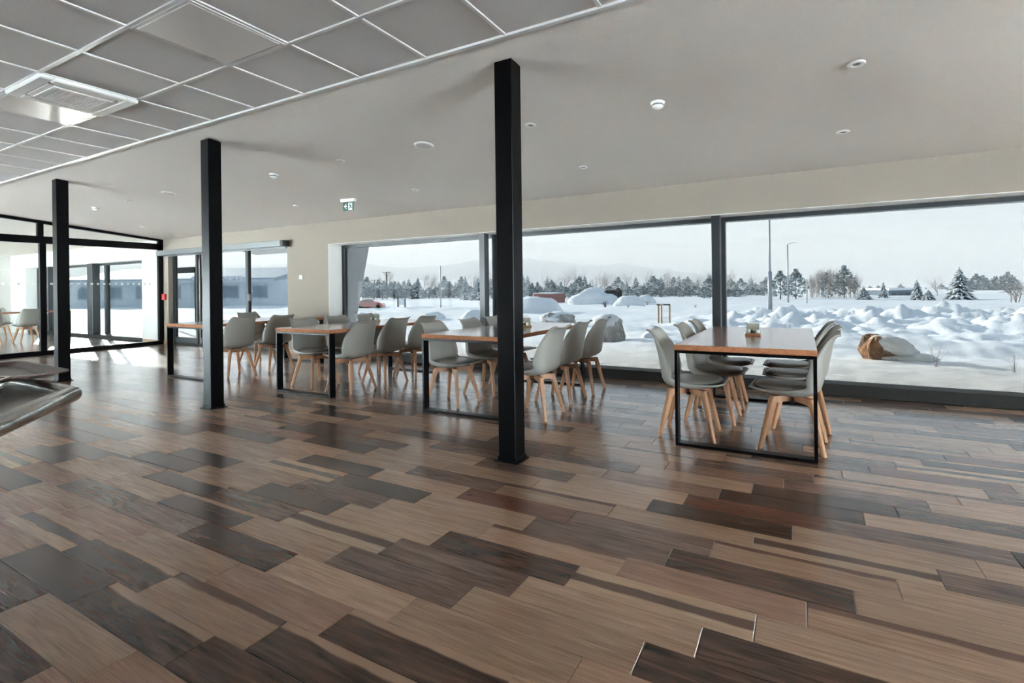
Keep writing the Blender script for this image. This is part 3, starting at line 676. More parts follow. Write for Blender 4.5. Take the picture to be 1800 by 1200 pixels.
MB().bbox(-.045, .045, -.022, 0, -.04, .04, .004).build('case', mat('pale_case', (206, 206, 202), .6), th); MB().bbox(-.028, .02, -.024, -.021, -.005, .026, .001).build('display', mat('pale_grey', (205, 206, 204), .4), th)
fa = empty('fire_alarm_button', (-12.79, WY, 1.09), label='red fire alarm call point beside the glass partition', cat='fire alarm')
MB().bbox(-.06, .06, -.055, 0, -.07, .07, .006).build('box', RED, fa); MB().bbox(-.018, .018, -.058, -.054, -.018, .018, .001).build('push_plate', mat('pale_red', (214, 120, 112), .5), fa)

# ------------------------------------------------------------------ serving counter at the left edge
CT = [(-3.3, .71), (-1.875, .678), (-1.46, .345), (-1.46, -1.2), (-3.3, -1.2)]
co = empty('serving_counter', (-2.5, -.2, 0), label='stainless serving counter with a thick polished rim, at the left edge', cat='counter')
def rel(p, z): return (p[0]+2.5, p[1]+.2, z)
MB().tube([rel(p, .885) for p in CT], .024, 14, closed=True).build('rim', STEEL, co)
fixn(MB().prism([(p[0]+2.5, p[1]+.2) for p in CT], 'z', .868, .882).build('worktop', mat('brushed_steel', (150, 146, 140), .3, metal=1), co).data)
MB().bbox(-.75, .32, -.95, .55, .1, .868, .01).build('cabinet', mat('counter_front', (150, 152, 152), .4, metal=.5), co)
MB().box(-.68, .25, -.88, .45, 0, .1).build('plinth', DARKPL, co)
def tray(name, c, rz, lx, ly, z, hgt, m_, flare, label, cat):
    o = empty(name, (c[0], c[1], z), rz, label=label, cat=cat); vs = []; fs = []
    prof = [(-.0, 0), (.0, 0)]
    rings = [(0, .002, -.03), (0, .002, 0), (flare, hgt, 0), (flare+.012, hgt+.001, 0), (flare+.012, hgt-.004, 0), (flare+.0, hgt-.005, 0), (.004, -.002, 0), (0, -.002, -.03)]
    n = 0
    for g_, z_, ins in rings:
        a, b = lx/2+g_+ins, ly/2+g_+ins; r = .03+g_*.5
        for sx, sy, st in ((1, 1, 0), (-1, 1, 90), (-1, -1, 180), (1, -1, 270)):
            for q_ in range(5):
                t = R(st+q_*22.5); vs.append((sx*(a-r)+r*math.cos(t), sy*(b-r)+r*math.sin(t), z_))
    for k in range(len(rings)-1):
        for j in range(20): fs.append((k*20+j, k*20+(j+1) % 20, k*20+20+(j+1) % 20, k*20+20+j))
    fs += [tuple(range(20)), tuple(range(140, 160))[::-1]]
    fixn(MB().add(vs, fs).build('dish', m_, o).data); return o
tray('serving_tray', (-2.36, .585, 0), -.03, .42, .30, .912, .016, BROWNTRAY, .03, 'brown serving tray lying across the back rim of the counter', 'tray')
tray('steel_pan', (-2.02, .365, 0), R(-38), .44, .25, .886, .045, STEEL, .012, 'polished steel pan on the counter, cut by the left edge', 'pan')

# ------------------------------------------------------------------ outside: roof edge, fin, porch
roof = MB().prism([(BY-1, CH+.55), (CB, CH+.55), (WT+2.5, cz(WT+2.5)+.28), (WT+2.5, cz(WT+2.5)+.10), (WT, cz(WT)+.32), (CB, CH+.40), (BY-1, CH+.40)], 'x', -13.7, RX+.6).build('roof', WHITE); fixn(roof.data); tag(roof, kind='structure')  # unseen overhang made deep to block the sun, underside white for added bounce
r2 = MB().box(AX-.4, -13.7, BY-1, WT+.25, CH+.42, CH+.60).build('roof_next_room', ANTH); tag(r2, kind='structure')
fin = MB().prism([(WT, -.2), (WT+.03, -.2), (WT+.70, 2.50), (WT, 2.62)], 'x', -7.72, -7.36).build('wall_fin', FINM); fixn(fin.data); tag(fin, kind='structure')
po = empty('entrance_porch', (-17.3, 9.0, 0), label='dark framed glass porch outside the sliding doors, next to the partition', cat='porch')
for xa in (-.62, .98): MB().bbox(xa, xa+.07, 0, .07, -.1, 1.98, .004).build('post', ANTH, po)
MB().bbox(-.62, 1.05, 0, .07, 1.80, 1.98, .004).build('lintel', ANTH, po)
MB().box(-.55, .98, .03, .04, .0, 1.80).build('pane', GLASSP, po)

# ------------------------------------------------------------------ snow ground
def hgt(x, y):
    d = max(0, y-8); base = .06-.55*min(1, d/38)-.4*min(1, max(0, d-38)/60)
    n = noise.noise(Vector((x*.16, y*.16, 0)))*.16*min(1, d/6)+noise.noise(Vector((x*.55, y*.55, 3)))*.05*min(1, (y-6.8)/3)
    # churned, ploughed strip in front of the right-hand pane
    if y < 60:
        k = math.exp(-((y-22-.2*x)/8.5)**2)*(1/(1+math.exp(max(-30, min(30, -(x+3.5)*1.1)))))
        n += k*(.75*abs(noise.noise(Vector((x*.30, y*.38, 9))))+.50*abs(noise.noise(Vector((x*.85, y*.95, 5))))+.34*abs(noise.noise(Vector((x*1.9, y*2.1, 1))))+.16*noise.noise(Vector((x*4.3, y*3.2, 6)))-.12)
        n += .10*noise.noise(Vector((x*.35, y*.9, 4)))*min(1, d/4)
    # low bank along the far edge of the yard
    n += .22*math.exp(-((y-30)/2.2)**2)*(1 if x < 2 else math.exp(-(x-2)/6))*(.6+.6*noise.noise(Vector((x*.5, 4, 2))))
    if y < 6.85: n = 0
    return base+n
ysn = [6.8]; 
while ysn[-1] < 420: ysn.append(ysn[-1]+.08+.0125*(ysn[-1]-6.8)+.0006*(ysn[-1]-6.8)**1.6)
def xline(y):
    return None
NXg = 420; vs = []; fs = []
for y in ysn:
    d = y-6.8; wl_, wa, wb_, wr_x = 30+2.6*d, 8+1.25*d, 4+.47*y, 12+1.3*d
    for i in range(NXg):
        t = i/(NXg-1)
        xx = -wl_+(wl_-wa)*t/.15 if t < .15 else (-wa+(wa+wb_)*(t-.15)/.75 if t < .90 else wb_+(wr_x-wb_)*(t-.90)/.10)
        vs.append((xx, y, hgt(xx, y)))
for j in range(len(ysn)-1):
    for i in range(NXg-1): a = j*NXg+i; fs.append((a, a+1, a+NXg+1, a+NXg))
gr = MB().add(vs, fs, 0, True).build('ground', SNOW); tag(gr, kind='structure')
fld = MB().box(-3000, 3000, 419, 6000, -4, -1.1).box(-3000, -60, -60, 419, -3, -1.0).box(60, 3000, -200, 419, -3, -1.0).box(-60, 60, -200, -4.95, -3, -.15).box(10, 60, -4.95, 6.8, -3, -.15).box(-60, -22.2, -4.95, 6.8, -3, -.15).build('ground_far', SNOW); tag(fld, kind='structure')

def ground_pt(u, v):         # point on the snow seen at that pixel
    z = 0
    for _ in range(8): p = at_z(u, v, z); z = hgt(p.x, p.y)
    return Vector((p.x, p.y, z))
def blob(name, seed, rx, ry, rz, m_, rough_=.25, n=18, flat_=.0, angular=False, zc=0):
    vs = []; fs = []; nn = n*2
    for i in range(n+1):
        a = math.pi*i/n
        for j in range(nn):
            b = 2*math.pi*j/nn; d = Vector((math.sin(a)*math.cos(b), math.sin(a)*math.sin(b), math.cos(a)))
            q = d*1.0
            if angular:
                q = Vector([math.copysign(abs(c)**.62, c) for c in d])
            k = 1+rough_*noise.noise(d*1.7+Vector((seed, seed*.3, 0)))+rough_*.45*noise.noise(d*4.1+Vector((seed, 0, 7)))
            vs.append((q.x*rx*k, q.y*ry*k, q.z*rz*k+zc))
    for i in range(n):
        for j in range(nn): fs.append((i*nn+j, i*nn+(j+1) % nn, (i+1)*nn+(j+1) % nn, (i+1)*nn+j))
    return fixn(MB().add(vs, fs, 0, not angular).mesh(name, m_))
def boulder(u0, u1, vb, vt, seed, rock, label, cap=.35, asp=.9, sx=0, tilt=0):
    p = ground_pt((u0+u1)/2, vb); d = (p-Vector((0, 0, EYE))).dot(FW); wd = (u1-u0)/F*d; ht = (vb-vt)/F*d
    o = empty('boulder', p, R(29), label=label, cat='boulder', group='snow-capped boulders in the yard')
    obj('rock', blob('rock', seed, wd/2, wd/2*asp, ht*.62, rock, .22, 14, angular=True), o, (0, wd*.25, ht*.22)).rotation_euler = (0, tilt, 0)
    obj('snow_cap', blob('snow_cap', seed+1, wd/2*.99, wd/2*asp*1.02, ht*cap, SNOW, .12, 14), o, (sx*wd, wd*.27, ht*(1-cap)-.02)).rotation_euler = (0, tilt*.6, 0)
    return o
boulder(1046, 1098, 600, 550, 2.2, ROCK, 'large pale boulder with a snow cap behind the table chairs', .34, .9, -.04)
boulder(953, 1012, 572, 545, 5.1, ROCK, 'half-buried boulder with a smooth snow cap left of the large one', .48, .8, -.04)
p3 = ground_pt(1560, 632); d3 = (p3-Vector((0, 0, EYE))).dot(FW); k3 = d3/F
o = empty('boulder', p3, R(29), label='rusty brown boulder slumped in snow outside the right pane', cat='boulder', group='snow-capped boulders in the yard')
obj('rock', blob('rock', 8.4, 42*k3, 26*k3, 27*k3, ROCKO, .25, 14, angular=True), o, (16*k3, 22*k3, 8*k3)).rotation_euler = (.1, .42, 0)
obj('snow_cap', blob('snow_cap', 9.4, 40*k3, 26*k3, 19*k3, SNOW, .16, 16), o, (21*k3, 14*k3, 19*k3)).rotation_euler = (0, .36, 0)
obj('snow_skirt', blob('snow_skirt', 3.3, 50*k3, 24*k3, 12*k3, SNOW, .15, 12), o, (40*k3, 6*k3, -1*k3))
def mound(u0, u1, vb, vt, seed, label, asp=.7, rough_=.25, dark=None):
    p = ground_pt((u0+u1)/2, vb); d = (p-Vector((0, 0, EYE))).dot(FW); wd = (u1-u0)/F*d; ht = (vb-vt)/F*d
    o = tag(obj('snow_mound', blob('snow_mound', seed, wd/2, wd/2*asp, ht*1.08, SNOW, rough_, 16), None, p, R(25)), label, 'snow mound', 'snow heaps in the yard')
    o.location.y += wd*.2; o.location.z -= ht*.12
    if dark:
        obj('rock_face', blob('rock_face', seed+3, wd*.06, wd*.07, ht*.42, mat('dark_rock', (96, 90, 88), .9, noise_c=(2, (60, 58, 58))), .3, 10, angular=True), o, (wd*.37, -wd*.06, ht*.66))
        obj('rock_ledge', blob('rock_ledge', seed+4, wd*.12, wd*.05, ht*.1, MT['dark_rock'], .3, 8, angular=True), o, (wd*.26, -wd*.04, ht*.9))
    return o
mound(990, 1092, 534, 507, 1.3, 'long snow heap with a dark rock face at its end', .5, .22, True)
mound(1076, 1130, 537, 518, 3.9, 'pointed snow heap beside the long heap', .7, .15)
mound(1112, 1150, 532, 517, 6.2, 'small rounded snow heap behind the pointed one', .7, .12)
mound(870, 984, 549, 519, 7.7, 'broad bluish snow heap behind the nearest column', .6, .14)
mound(1126, 1160, 593, 582, 9.5, 'tiny snow mound near the wooden stakes', .8, .15)
mound(738, 778, 560, 547, 11.5, 'round snow mound beyond the middle table', .8, .12)
mound(800, 856, 566, 545, 12.5, 'low snow mound beside the window mullion', .7, .12)
mound(620, 648, 560, 550, 13.1, 'low snow mound near the slanted wall fin', .7, .12)

# posts, stakes, lamps
def pole(name, u, vb, vt, r, m_, label, cat, dep=None, extra=None, collar=None):
    p = ground_pt(u, vb) if dep is None else at_depth(u, vb+6, dep); d = (p-Vector((0, 0, EYE))).dot(FW); ht = (vb-vt)/F*d
    o = empty(name, p, label=label, cat=cat)
    MB().tube([(0, 0, -.2), (0, 0, ht)], [r, r*.8], 10).build('pole', m_, o)
    if collar: MB().tube([(0, 0, 0), (0, 0, ht*collar)], r*1.7, 12).build('lower_pole', m_, o)
    if extra: extra(o, ht, d)
    return o
def head(o, ht, d):
    q = .34
    MB().bbox(-.1, q*1.0, -.10, .10, -.03, .03, .01, M=Matrix.Rotation(-.5, 4, 'Y')).build('lamp_head', WHITE, o, (.06, 0, ht+.02)); MB().bbox(.2, .8, -.04, .04, -.02, .02, .008, M=Matrix.Rotation(-.12, 4, 'Y')).build('rear_arm', GALV, o, (.05, 0, ht+.10))
pole('lamp_post', 1354, 549, 330, .055, GALV, 'tall pale lamp post with a thick lower shaft, right of the mullion', 'lamp post', collar=.32)
pole('lamp_post', 1385.5, 532, 430, .075, GALV, 'lamp post with a tilted head, right of the taller post', 'lamp post', extra=head)
pole('marker_post', 1418.5, 533, 491, .075, mat('pale_post', (214, 214, 208), .7), 'short pale post before the bare trees', 'post')
pole('flag_pole', 775, 541, 467, .05, GALV, 'thin pole in the left pane of the long window', 'pole')
def cross_arms(o, ht, d):
    k = d/100*.34
    MB().box(-3.2*k, 3.2*k, -.06, .06, ht-.3*k, ht-.05*k).build('cross_arm', BARK, o)
    for s_ in (-1, 1): MB().tube([(0, 0, ht-3.4*k), (s_*2.3*k, 0, ht-.2*k)], .10*k, 6).build('strut', BARK, o)
    for s_ in (-2.9, 0, 2.9): MB().tube([(s_*k, 0, ht), (s_*k, 0, ht+.35*k)], .09*k, 6).build('insulator', BARK, o)
pole('power_pole', 680, 512, 472, .22, BARK, 'power pole with a forked cross arm above the tree line', 'power pole', 130, cross_arms)
pole('power_pole', 658.5, 512, 486, .24, BARK, 'smaller power pole close to the slanted wall fin', 'power pole', 170, cross_arms)
st = empty('tree_support', ground_pt(1166, 567), label='three pale wooden stakes tied with a crossbar in the snow', cat='stakes')
d_ = (st.location-Vector((0, 0, EYE))).dot(FW); hh = 33/F*d_
for a, b in ((-.16, -.02), (-.02, -.16), (.20, .10)): MB().tube([(a, b, -.1), (a, b, hh)], .03, 8).build('stake', LWOOD, st)
MB().box(-.20, 0, -.11, -.07, hh-.05, hh).box(0, .24, .0, .04, hh-.05, hh).build('crossbar', BARK, st)
sg = empty('info_board', ground_pt(706, 541), R(25), label='small dark framed board standing in the yard beyond the middle table', cat='board')
d_ = (sg.location-Vector((0, 0, EYE))).dot(FW); hh = 14.5/F*d_; ww = 12.5/F*d_
for s_ in (-1, 1): MB().box(s_*ww/2-.05, s_*ww/2+.05, -.05, .05, -.1, hh).build('post', DARKPL, sg)
MB().box(-ww/2+.05, ww/2-.05, -.02, .02, hh*.25, hh*.97).build('board', FACADE, sg)

# small bush and weeds
def twig_bush(u, vb, hpx, wpx, seed, label, n=26, m_=BARK, th=1):
    p = ground_pt(u, vb); d = (p-Vector((0, 0, EYE))).dot(FW); ht = hpx/F*d; wd = wpx/F*d; r_ = random.Random(seed); b = MB()
    for _ in range(n):
        a = r_.uniform(0, 6.28); k = r_.uniform(.2, 1)*wd/2; q = Vector((math.cos(a)*k, math.sin(a)*k*.7, ht*r_.uniform(.45, 1)))
        mid = q*.5+Vector((0, 0, ht*.12)); b.tube([(0, 0, -.05), mid, q], [ht*.02*th, ht*.014*th, ht*.006*th], 4)
        for _k in range(3):
            t = mid.lerp(q, r_.uniform(.1, .8)); b.tube([t, t+Vector((r_.uniform(-1, 1), r_.uniform(-1, 1), r_.uniform(.3, 1)))*ht*.16], [ht*.010*th, ht*.004*th], 3)
    o = b.build('bush', m_); o.location = p; return tag(o, label, 'bush', 'dry twigs poking out of the snow')
twig_bush(1064, 541, 13, 18, 1, 'dark little bush in front of the long snow heap')
twig_bush(1104, 540, 6, 8, 2, 'tiny dark twigs right of the little bush', 14)
twig_bush(1138, 536, 7, 10, 3, 'dark twigs near the top of the low snow heap', 14)
twig_bush(1222, 541, 6, 9, 4, 'dark twigs at the foot of the bank near the mullion', 14)
twig_bush(1645, 645, 46, 40, 5, 'thin dry stalks in the snow right of the rusty boulder', 9, TWIG, .3)
twig_bush(1784, 655, 42, 30, 6, 'thin dry stalks near the right edge of the picture', 8, TWIG, .3)

# container, car, buildings
def place(u, v, dep): return at_depth(u, v, dep)
def box_thing(name, u0, u1, vb, vt, dep, dy, label, cat, m_, roof_m=None, rz=None):
    a = at_depth(u0, vb, dep); b = at_depth(u1, vb, dep); wd = (b-a).length; ht = (vb-vt)/F*dep; c = (a+b)/2
    o = empty(name, (c.x, c.y, c.z), YAW if rz is None else rz, label=label, cat=cat)
    return o, wd, ht
o, wd, ht = box_thing('shipping_container', 938, 993, 530, 516, 62, 2.4, 'rust red container behind the snow heaps', 'container', CONT)
MB().bbox(-wd/2, wd/2, 0, 2.4, -.3, ht, .03).build('body', CONT, o)
for k in range(24): MB().box(-wd/2+.1+k*wd/24, -wd/2+.1+k*wd/24+.07, -.04, 0, .1, ht-.12).build('rib', CONT, o)
obj('roof_snow', blob('roof_snow', 4, wd/2, 1.3, .16, SNOW, .1, 8), o, (0, 1.2, ht))
# car: side profile extruded, wheels, windows
cp = ground_pt(648, 541); cd = (cp-Vector((0, 0, EYE))).dot(FW); cw = 50/F*cd; k = cw/4.2
car = empty('car', cp+Vector((0, 0, -.1)), YAW, label='red parked car half hidden by the slanted wall fin', cat='car')
prof = [(-2.1, .3), (-2.1, .75), (-1.95, .95), (-1.5, 1.05), (-.9, 1.42), (.3, 1.45), (1.0, 1.05), (1.9, .88), (2.1, .62), (2.1, .3)]
fixn(MB().prism([(a*k, b*k) for a, b in prof], 'y', 0, 1.7*k).build('body', CARR, car).data)
fixn(MB().prism([(a*k, b*k) for a, b in [(-1.35, 1.05), (-.85, 1.35), (.25, 1.38), (.8, 1.05)]], 'y', -.012*k, 1.712*k).build('side_windows', WINB, car).data)
obj('roof_snow', blob('roof_snow', 3, .9*k, .75*k, .12*k, SNOW, .1, 8), car, (-.3*k, .85*k, 1.45*k))
for a in (-1.3, 1.35):
    for b in (.06, 1.64): MB().lathe([(0, -.09*k), (.31*k, -.09*k), (.33*k, 0), (.31*k, .09*k), (0, .09*k)], n=16, M=Matrix.Rotation(math.pi/2, 4, 'X')).build('wheel', RUBBER, car, (a*k, b*k, .32*k))
# warehouse seen through the doors
o, wd, ht = box_thing('warehouse', 120, 512, 541, 468, 52, 20, 'pale blue warehouse with snowy roof edge seen through the glass doors', 'building', FACADE)
MB().box(-wd/2, wd/2, 0, 18, -1, ht*.66).build('wall', FACADE, o)
MB().prism([(-.9, ht*.70), (-.9, ht*.64), (9, ht*.64), (18.5, ht*.64), (18.5, ht*.7), (9, ht*1.05)], 'x', -wd/2-.5, wd/2-1.2).build('roof', mat('pale_roof', (186, 196, 204), .6), o)
MB().box(-wd/2-.5, wd/2-1.2, -1.0, -.9, ht*.60, ht*.66).build('eaves', FINM, o)
for n in range(7):
    xa = -wd/2+1.0+n*(wd-2)/7
    wn = MB().box(xa, xa+1.6, -.06, 0, .9, 2.2).build('window', mat('window_surround', (206, 212, 216), .6), o); MB().box(xa+.1, xa+1.5, -.08, -.06, 1.0, 2.1).build('pane', mat('pale_window', (150, 166, 178), .2), wn)
    if n % 3 == 1: MB().box(xa+2.0, xa+3.2, -.06, 0, -.5, 2.2).build('door', FINM, o)
for n in range(22): obj('snow_lump', blob('snow_lump', n*.7, .28, .35, .22, SNOW, .2, 6), o, (wd/2-9.2+n*.36, -.9, ht*.70)) if n < 14 else None
for (u0, u1, vb, vt, dep, lab) in ((1562, 1606, 526, 506, 95, 'low blue-grey building behind the small conifers'), (1712, 1772, 529, 514, 110, 'low building with a slanting snowy roof near the right edge')):
    o, wd, ht = box_thing('distant_building', u0, u1, vb, vt, dep, 8, lab, 'building', FINM)
    MB().box(-wd/2, wd/2, 0, 8, -1, ht*.8).build('wall', mat('slate_wall', (120, 138, 150), .8), o)
    s_ = ht*.35 if u0 > 1700 else 0
    fixn(MB().add([(-wd/2-.2, -.4, ht*.8-s_), (wd/2+.2, -.4, ht*.8+s_*.6), (wd/2+.2, 8.4, ht*.8+s_*.6), (-wd/2-.2, 8.4, ht*.8-s_), (-wd/2-.2, -.4, ht-s_), (wd/2+.2, -.4, ht+s_*.6), (wd/2+.2, 8.4, ht+s_*.6), (-wd/2-.2, 8.4, ht-s_)],
        [(0,3,2,1),(4,5,6,7),(0,1,5,4),(1,2,6,5),(2,3,7,6),(3,0,4,7)]).build('snowy_roof', SNOW, o).data)
    for n in range(3): MB().box(-wd/2+wd*(.15+.28*n), -wd/2+wd*(.30+.28*n), -.05, 0, ht*.25, ht*.55).build('window', WINB, o)

# ------------------------------------------------------------------ trees
def conifer_mesh(seed, tiers=15, rough_=.3, wid=.30):      # unit height
    r_ = random.Random(seed); nd = MB(); sn = MB()
    for t in range(tiers):
        f_ = t/(tiers-1); z = .08+.88*f_; rad = wid*(1-f_)**.85+.012; nb = int(19-9*f_)
        for b in range(nb):
            a = 2*math.pi*(b+r_.uniform(-.3, .3))/nb+t; L = rad*r_.uniform(.72, 1.15); dz = -L*r_.uniform(.18, .45)
            d = Vector((math.cos(a), math.sin(a), 0)); s_ = Vector((-d.y, d.x, 0)); wv = L*.22; zz = z+r_.uniform(-.02, .02)
            c0 = Vector((0, 0, zz+.03)); tip = d*L+Vector((0, 0, zz+dz)); mid = d*L*.55+Vector((0, 0, zz+dz*.35+.015))
            nd.add([c0, mid+s_*wv, tip, mid-s_*wv, mid+Vector((0, 0, -.035))], [(0, 4, 1), (1, 4, 2), (2, 4, 3), (3, 4, 0), (0, 1, 2, 3)])
            if r_.random() < .8:
                q = Vector((0, 0, .010)); m2 = mid.lerp(tip, .25); w2 = wv*.62
                sn.add([mid*.75+c0*.25+q, m2+s_*w2+q, tip+q*.4, m2-s_*w2+q, m2+Vector((0, 0, .03))], [(0, 1, 4), (1, 2, 4), (2, 3, 4), (3, 0, 4), (0, 3, 2, 1)])
    return nd.mesh('crown', NEEDLE), sn.mesh('snow', SNOW)
con_tr = MB().tube([(0, 0, -.03), (0, 0, .95)], [.018, .004], 6).mesh('trunk', BARK)
CON = [conifer_mesh(s_, 15, wid=w_) for s_, w_ in ((1, .30), (2, .36), (3, .24), (4, .42))]
def bare_mesh(seed, stems=1, spread=.5, depth=4):
    r_ = random.Random(seed); tr = MB(); tw = MB()
    def grow(p, d, L, r, lev):
        q = p+d*L
        (tr if lev < 2 else tw).tube([p, q], [r, r*.66], 5 if lev < 2 else 3, cap=False)
        if lev >= depth: return
        for _ in range(3 if lev else 4):
            ax = Vector((r_.uniform(-1, 1), r_.uniform(-1, 1), r_.uniform(-.2, .6))).normalized()
            nd_ = (d+ax*spread*r_.uniform(.5, 1.2)+Vector((0, 0, .10))).normalized()
            grow(p.lerp(q, r_.uniform(.45, 1)), nd_, L*r_.uniform(.55, .8), r*.55, lev+1)
    for s_ in range(stems):
        b = Vector((r_.uniform(-.12, .12), r_.uniform(-.12, .12), -.02)) if stems > 1 else Vector((0, 0, -.02))
        grow(b, Vector((r_.uniform(-.12, .12), r_.uniform(-.12, .12), 1)).normalized(), .36*r_.uniform(.85, 1.1), .008 if stems > 1 else .013, 0)
    return tr.mesh('trunk', BIRCH), tw.mesh('branches', TWIG)
BARE = [bare_mesh(11, 1, .75, 5), bare_mesh(12, 1, .65, 5), bare_mesh(13, 4, .5, 4), bare_mesh(14, 5, .7, 4)]
def round_mesh(seed):        # bushy pine or shrub: many small leaf clumps
    r_ = random.Random(seed); nd = MB(); sn = MB()
    for _ in range(330):
        a = r_.uniform(0, 6.28); ph = r_.random()**.7; rr = (.34*math.sin(math.pi*min(1, .15+ph*.9)))*r_.uniform(.55, 1.05)
        c = Vector((math.cos(a)*rr, math.sin(a)*rr, .10+.85*ph)); s_ = r_.uniform(.035, .075)
        vs = [c+Vector((r_.uniform(-1, 1), r_.uniform(-1, 1), r_.uniform(-.6, .6)))*s_ for _ in range(5)]
        nd.add(vs, [(0, 1, 2), (0, 2, 3), (0, 3, 4), (1, 3, 4), (1, 2, 4)])
        if r_.random() < .35: sn.add([v+Vector((0, 0, s_*.35)) for v in vs[:4]], [(0, 1, 2), (0, 2, 3), (1, 2, 3)])
    return nd.mesh('crown', NEEDLE), sn.mesh('snow', SNOW)
RND = [round_mesh(s_) for s_ in (21, 22, 23)]
brm = bpy.data.materials.new('x'); bpy.data.materials.remove(brm)
def tree(kind, idx, u, vb, vt, dep, label, grp=None, wx=1.0, rz=0):
    p = at_depth(u, vb, dep); ht = (vb-vt)/F*dep
    nm = {'c': 'conifer', 'b': 'bare_tree', 'r': 'pine_tree'}[kind]
    o = empty(nm, p, rz or u, label=label, cat='tree'); o.scale = (ht*wx, ht*wx, ht)
    if grp: o['group'] = grp
    if kind == 'b':
        a, b = BARE[idx]; obj('trunk', a, o); obj('branches', b, o)
    else:
        a, b = (CON if kind == 'c' else RND)[idx]; obj('trunk', con_tr, o); obj('crown', a, o); obj('snow', b, o)
    return o
# trees one can single out
tree('c', 1, 1687, 530, 468, 62, 'snow-laden spruce, tallest tree outside the right pane', wx=1.15)
tree('c', 0, 1612, 529, 490, 60, 'small snowy spruce left of the tall one', wx=1.1)
tree('c', 3, 1632, 530, 508, 58, 'squat snow-covered shrubby spruce left of the tall one', wx=1.5)
tree('c', 0, 1553, 527, 495, 70, 'small spruce beside the low blue-grey building')
tree('c', 3, 1518, 528, 503, 66, 'low snow-covered spruce at the end of the bare thicket', wx=1.5)
tree('r', 0, 1372, 528, 474, 72, 'dark bushy pine behind the tallest lamp post', wx=1.05)
tree('r', 1, 1399, 528, 471, 74, 'dark bushy pine behind the lamp post with the tilted head')
tree('r', 2, 1452, 528, 476, 80, 'dark pine standing within the bare thicket', wx=.7)
tree('r', 0, 1484, 528, 464, 80, 'large rounded dark pine at the right of the bare thicket', wx=.9)
tree('b', 0, 1648, 528, 478, 85, 'pale bare tree between the two spruces')
tree('b', 3, 1792, 531, 482, 48, 'brownish leafless bush at the right edge', wx=1.9)
tree('c', 0, 1102, 532, 494, 75, 'single small spruce right of the long snow heap')
tree('r', 1, 1247, 531, 483, 85, 'frosted pine just left of the window mullion')
tree('r', 2, 986, 528, 494, 95, 'dark round pine above the container', wx=.8)
tree('c', 1, 840, 530, 486, 85, 'broad spruce beside the first mullion of the long window', wx=1.1)
tree('c', 2, 818, 529, 484, 95, 'slender spruce left of the broad one')
r_ = random.Random(5)
for u in range(1424, 1512, 5): tree('b', 2 if u % 2 else 3, u+r_.uniform(-2, 2), 527.5, r_.uniform(446, 474), r_.uniform(76, 92), 'leafless multi-stemmed tree in the thicket right of the lamp posts', 'bare thicket right of the lamp posts', wx=r_.uniform(.45, .65))
for u in range(1690, 1785, 9): tree('r', r_.randrange(3), u+r_.uniform(-3, 3), 523, r_.uniform(474, 490), r_.uniform(120, 150), 'hazy blue-green tree in the wood behind the tall spruce', 'wood behind the tall spruce', wx=1.1)
u = 640
while u < 1350:
    g_ = 'distant hazy tree line across the snow'; q = r_.random(); lft = u < 900
    if q < .42: tree('b', r_.randrange(2), u, 524 if not lft else 527, r_.uniform(462, 482)+(6 if lft else 0), r_.uniform(130, 210), 'tall leafless tree in the hazy tree line across the snow', g_)
    elif q < .72: tree('r', r_.randrange(3), u, 526, r_.uniform(484, 497), r_.uniform(110, 190), 'dark bushy tree in the hazy tree line across the snow', g_, wx=r_.uniform(.9, 1.3))
    else: tree('c', r_.randrange(4), u, 526, r_.uniform(482, 500), r_.uniform(110, 180), 'pointed conifer in the hazy tree line across the snow', g_)
    u += r_.uniform(5, 11)
for u in range(636, 1345, 12): tree('r', r_.randrange(3), u+r_.uniform(-4, 4), 527, r_.uniform(500, 509), r_.uniform(100, 140), 'low scrub at the foot of the hazy tree line', 'scrub at the foot of the tree line', wx=2.2)
for u in range(1515, 1720, 14): tree('b' if u % 3 == 0 else 'r', u % 2, u+r_.uniform(-4, 4), 522, r_.uniform(497, 508), r_.uniform(170, 230), 'faint far-off tree behind the spruces at the right', 'far trees behind the spruces', wx=1.2)

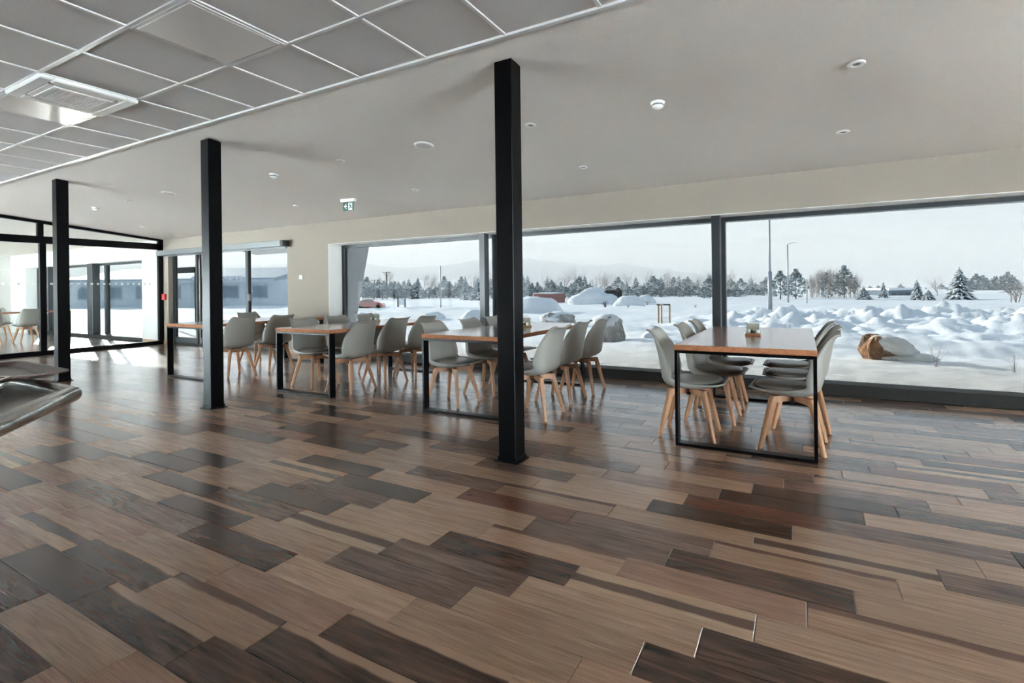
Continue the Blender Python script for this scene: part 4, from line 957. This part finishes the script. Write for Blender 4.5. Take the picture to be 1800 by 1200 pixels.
# ------------------------------------------------------------------ hills
def ridge(name, pts, dep, back, label):
    vs = []; fs = []; P = []
    for (u0, v0), (u1, v1) in zip(pts, pts[1:]):
        n = max(2, int(abs(u1-u0)/8))
        for i in range(n): t = i/n; s_ = t*t*(3-2*t); P.append((u0+(u1-u0)*t, v0+(v1-v0)*s_))
    P.append(pts[-1]); rows = 8
    for (u_, v_) in P:
        top = at_depth(u_, v_+1.2*noise.noise(Vector((u_*.09, dep, 0))), dep)
        d = Vector((top.x, top.y, 0)).normalized()
        for k_ in range(rows):
            t = k_/(rows-1); z = -3+(top.z+3)*math.sin(t*math.pi/2)**1.3
            q = top-d*back*(1-t); j_ = 1+.05*noise.noise(Vector((u_*.03, k_*1.7, dep)))
            vs.append((q.x, q.y, z*(j_ if k_ < rows-1 else 1)))
        q = top+d*back; vs.append((q.x, q.y, -3))
    R_ = rows+1
    for i in range(len(P)-1):
        for k_ in range(R_-1): a = i*R_+k_; fs.append((a, a+R_, a+R_+1, a+1))
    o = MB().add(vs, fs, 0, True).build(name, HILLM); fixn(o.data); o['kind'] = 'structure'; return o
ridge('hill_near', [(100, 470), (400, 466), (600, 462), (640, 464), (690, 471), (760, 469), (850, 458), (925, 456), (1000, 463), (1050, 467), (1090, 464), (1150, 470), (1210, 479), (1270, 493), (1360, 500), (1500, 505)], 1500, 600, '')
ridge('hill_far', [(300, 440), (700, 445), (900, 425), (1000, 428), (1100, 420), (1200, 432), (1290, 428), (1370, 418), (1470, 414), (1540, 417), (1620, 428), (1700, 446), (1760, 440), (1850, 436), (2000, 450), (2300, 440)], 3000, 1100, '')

# ------------------------------------------------------------------ winter haze over the land
hz = MB().box(-3500, 3500, 75, 4200, -5, 160).build('haze', None)
hz.data.materials.clear(); HM = bpy.data.materials.new('haze'); HM.use_nodes = True; HM.cycles.homogeneous_volume = True; t = HM.node_tree; t.nodes.clear()
v = N(t, 'ShaderNodeVolumeScatter'); v.inputs['Color'].default_value = (.97, .985, 1, 1); v.inputs['Density'].default_value = .0013; v.inputs['Anisotropy'].default_value = .15
oo = N(t, 'ShaderNodeOutputMaterial'); Lk(t, v.outputs[0], oo.inputs['Volume']); hz.data.materials.append(HM)
tag(hz, kind='stuff')
